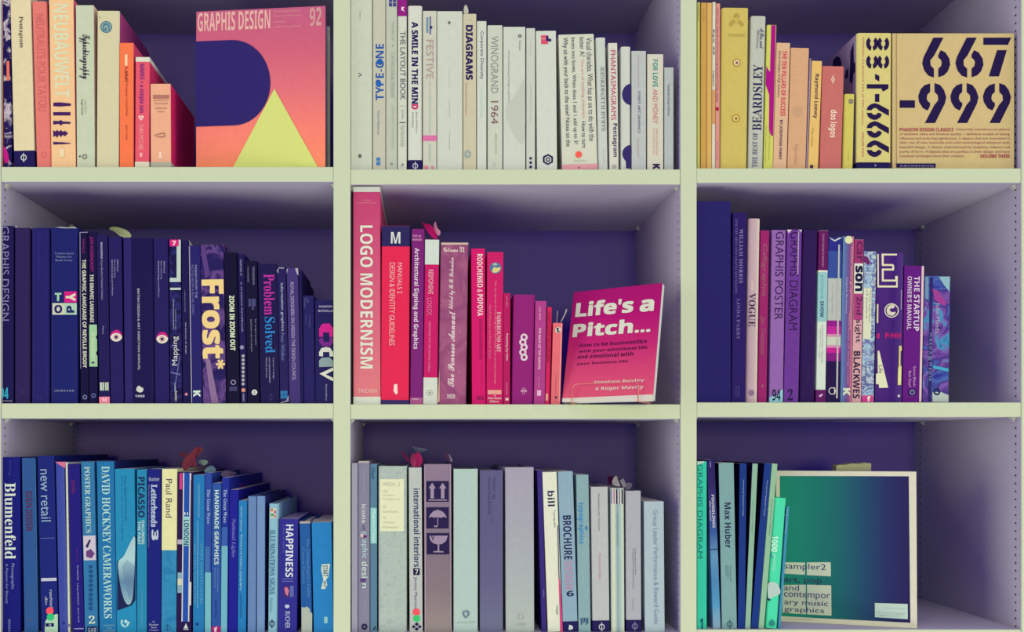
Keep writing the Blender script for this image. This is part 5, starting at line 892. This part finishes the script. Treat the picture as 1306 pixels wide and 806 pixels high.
bk(799, 818, 626, 'a8acb4', 'grey spine with tiny dark double line and a navy foot band', [
   V_('Surface, Space and Form', 809, 699, 811.2, 733, '30286c', .01), V_('Designing the Book in the Second Dimension', 806.4, 700, 808.4, 751, '4c4878', .004), V_('Colin Davis', 806.6, 764, 808.4, 778, '787890'), B_(790.6, 809, '241c5c', .02),
   F_([(794, 621, .05), (798, 616, .06), (806.4, 616, .06), (806, 620, .04), (801, 625.4, .03)], 'a09cac', 'bookmark'), F_([(803.6, 594, .1), (805, 594.4, .1), (806.8, 616, .06), (805, 617, .06)], '484078', 'bookmark')]+phi(809.6, 798.6, 3.8, '7c7ca4'), t=(797.8, 817.6), k='h', d=.19)
bk(822.8, 847.8, 639.6, 'a8bcc4', 'pale blue grey box file like spine with thin grey mixed case title', [V_('Group Leader Performance & Reward Guide', 831.6, 650, 839.8, 796, '7484a4', 0)], t=(821.4, 846.6), k='p', d=.2)
build_row(CUR, 'grey and pale blue books in the lower middle compartment', X(446.8), None)

# ================================================================ ROW 3, RIGHT
CUR = (3, 3)
bk(889.2, 901.4, 588.4, '2cc8a4', 'bright turquoise annual against the upright, bottom right compartment', [
   V_('GRAPHIS DIAGRAM', 889.6, 592, 896, 712, '107c78', .006), H_('1', 892.6, 788.6, 896.4, 802, '184468', .02), P_([[(889.4, 588.6), (898, 588), (898, 590.2), (889.6, 593)]], 'b0ccc0', 'worn_edge')], d=.22)
bk(909.4, 919.6, 586, 'G:2a1c68,30246c,3c3c80,3458a0,5c94bc,4884b8,4c98c4,88a8bc', 'thin dark violet to sky blue spine with small white dotted capitals', [
   V_('FOUNDLINGS', 908, 631, 911.6, 673, 'c8c8d8', .03), V_('EMILY GRAHAM', 904.8, 639, 907, 664, 'a8a8c8', .02), R_(905.4, 588.6, 906.6, 596, '8880b8'), R_(906, 700, 915.6, 701, '1c2458')], t=(902.2, 911.2), d=.2)
bk(921, 939.8, 590.4, '78a4a4', 'grey teal spine with bold dark name in its upper half', [
   V_('Max Huber', 924.4, 641, 932.8, 699, '28285c', .02), V_('With essays by Stanislaus', 930.6, 721, 932.6, 742, '305068'), V_('and Mara Campana', 927.4, 721, 929.2, 738, '305068'), V_('Silvio Monti', 925.4, 721, 926.8, 734, '305068')]+phi(930.8, 796, 3.8, '305c74'), t=(916.6, 936), k='p', d=.22, side='141048')
bk(941.4, 950, 591, '183a8c', 'navy spine with thin white text line, left of two, upright', [V_('International Typographic Design', 947, 612, 948.8, 658, 'a8c0d8', .01)], t=(943.6, 952.6), d=.2, side='140e40')
bk(950.6, 956.8, 591.4, '88b49c', 'thin sage green spine leaning right, left of two', [V_('Poster Annual Collected', 959.4, 637, 960.8, 680, '4c7870')], t=(959.6, 967), d=.2, side='241448')
bk(958, 966.6, 591.4, '183a8c', 'navy spine with thin white text line, right of two, leaning right', [V_('International Typographic Design', 975.8, 612, 977.6, 658, 'a8c0d8', .01)], t=(975, 984.2), d=.2, side='140e40')
bk(967.2, 974.8, 591.6, '8cbc98', 'sage green spine leaning right, right of two, beside the mint spine', [V_('Poster Annual Collected', 982.4, 637, 984, 682, '4c7870')], t=(984.8, 991.6), d=.2)
bk(976.4, 991.6, 635.4, '40dca8', 'short bright mint spine leaning right with a grey stone picture', [
   V_('1000', 984, 683, 992, 704, 'b0ecd0', .04), V_('greetings', 984.6, 706, 990, 728, '98e4c8', .03), P_([[(979, 744), (983, 741.6), (991, 743), (995.4, 752), (995, 758), (988, 760.4), (980, 765), (979, 758)]], 'b0c8c0', 'printed_stone'), P_([[(978.6, 762), (983, 764.6), (981.4, 766.6), (978.6, 765)]], '1c3c60', 'printed_figure'), C_(983.4, 710, 2, '209c94'),
   P_([[(980, 794), (984, 789.6), (987.6, 792), (988.6, 796), (984.6, 799), (981, 797.6)]], '2c8c84')], t=(988.2, 1003.2), k='r', d=.1)
bk(992.4, 995.8, 646, '3c90b4', 'very thin sky blue booklet leaning right against the mint spine', [V_('Notes', 1002, 650, 1003.6, 680, '88c8d0')], t=(1003.8, 1006.8), d=.1, cat='booklet', name='booklet')
build_row(CUR, 'green and teal books in the lower right compartment', X(888.6), None)
zz = SHELF[CUR]+.0002
sb = face_book('square white bordered book facing out, green to navy cover with pixel lettering', .632, .0654, .2262, .2715, -.2601, .0176, .022, zz, 'd4d0bc', [
   P_([[(994.6, 607), (1159, 607.4), (1161, 794.2), (1030, 787.6), (994.6, 785.6)]], 'X:0c9078,0c8876,0e7a72,146472,1c4872,242c6c,281c60', 'printed_picture'),
   P_([[(1000, 717), (1026.6, 717.4), (1026.6, 733), (1000, 731.6)]], 'c4d0b4', 'printed_block'), P_([[(1029, 717.2), (1059.4, 717), (1059.6, 735), (1029, 733.4)]], 'c4d0b4', 'printed_block'),
   P_([[(998, 746), (1027.6, 745.6), (1027.6, 783.4), (998, 781.4)]], 'c4d0b4', 'printed_block'), P_([[(1029.2, 745.6), (1060, 746.4), (1060.4, 785.2), (1029.2, 783.4)]], 'c4d0b4', 'printed_block'),
   H_('sampler2', 1000, 718.6, 1053, 728.4, '3c3478', .012),
   H_('art, pop', 1000, 737, 1048, 745.4, '2c2c64', .012), H_('and', 1000, 745.8, 1019, 753, '3c3478', .012), H_('contempor', 999.6, 755.4, 1058.6, 764.6, '3c3478', .012), H_('ary music', 1000, 765.6, 1056, 773.8, '3c3478', .012), H_('graphics', 1000, 774.4, 1051, 782.6, '3c3478', .012),
   P_([[(1115.6, 768.8), (1157.4, 770.2), (1157.6, 789.6), (1115.6, 787)]], 'b8d0c4', 'pasted_label'), H_('laurence king', 1128, 774.6, 1154, 776.6, '90a8b0'), H_('the book of sleeves', 1118, 780.6, 1154, 782.6, '90a8b0'), H_('barcode', 1122, 784, 1150, 785.6, '90a8b0'), H_('Art Pop and Contemporary Music', 1002, 788.6, 1036, 790.4, 'a090a0')],
   'green and teal books in the lower right compartment', side='d4d0bc', k='h', pages='c8c4b4')
# a cream pad standing behind it
n_ = 22; dd = .13
pd = empty('notepad', (X(1089, dd), dd, zz), 'cream note pad standing behind the square book, only its top shows', 'notepad')
x0_, x1_ = X(1066.6, dd)-pd.location.x, X(1111, dd)-pd.location.x; hh = Z(590.6, dd)-zz
V = []; F = []
for j in range(13):
    a = j/12; z_ = hh-.004*(1-a)*(1-a)*1.2+.0006*math.sin(a*17)
    x_ = x0_+(x1_-x0_)*a
    V += [(x_, 0, 0), (x_, 0, z_), (x_, .016, z_+.001), (x_, .016, 0)]
for j in range(12):
    for q in range(4): F.append((j*4+q, j*4+(q+1) % 4, (j+1)*4+(q+1) % 4, (j+1)*4+q))
F += [(0, 3, 2, 1), (48, 49, 50, 51)]
link('sheets', V, F, mat('c8c498', .8), pd)
box('backing_board', x0_+.001, x1_-.001, .0165, .0185, 0, hh-.004, mat('8c8470', .8), pd)
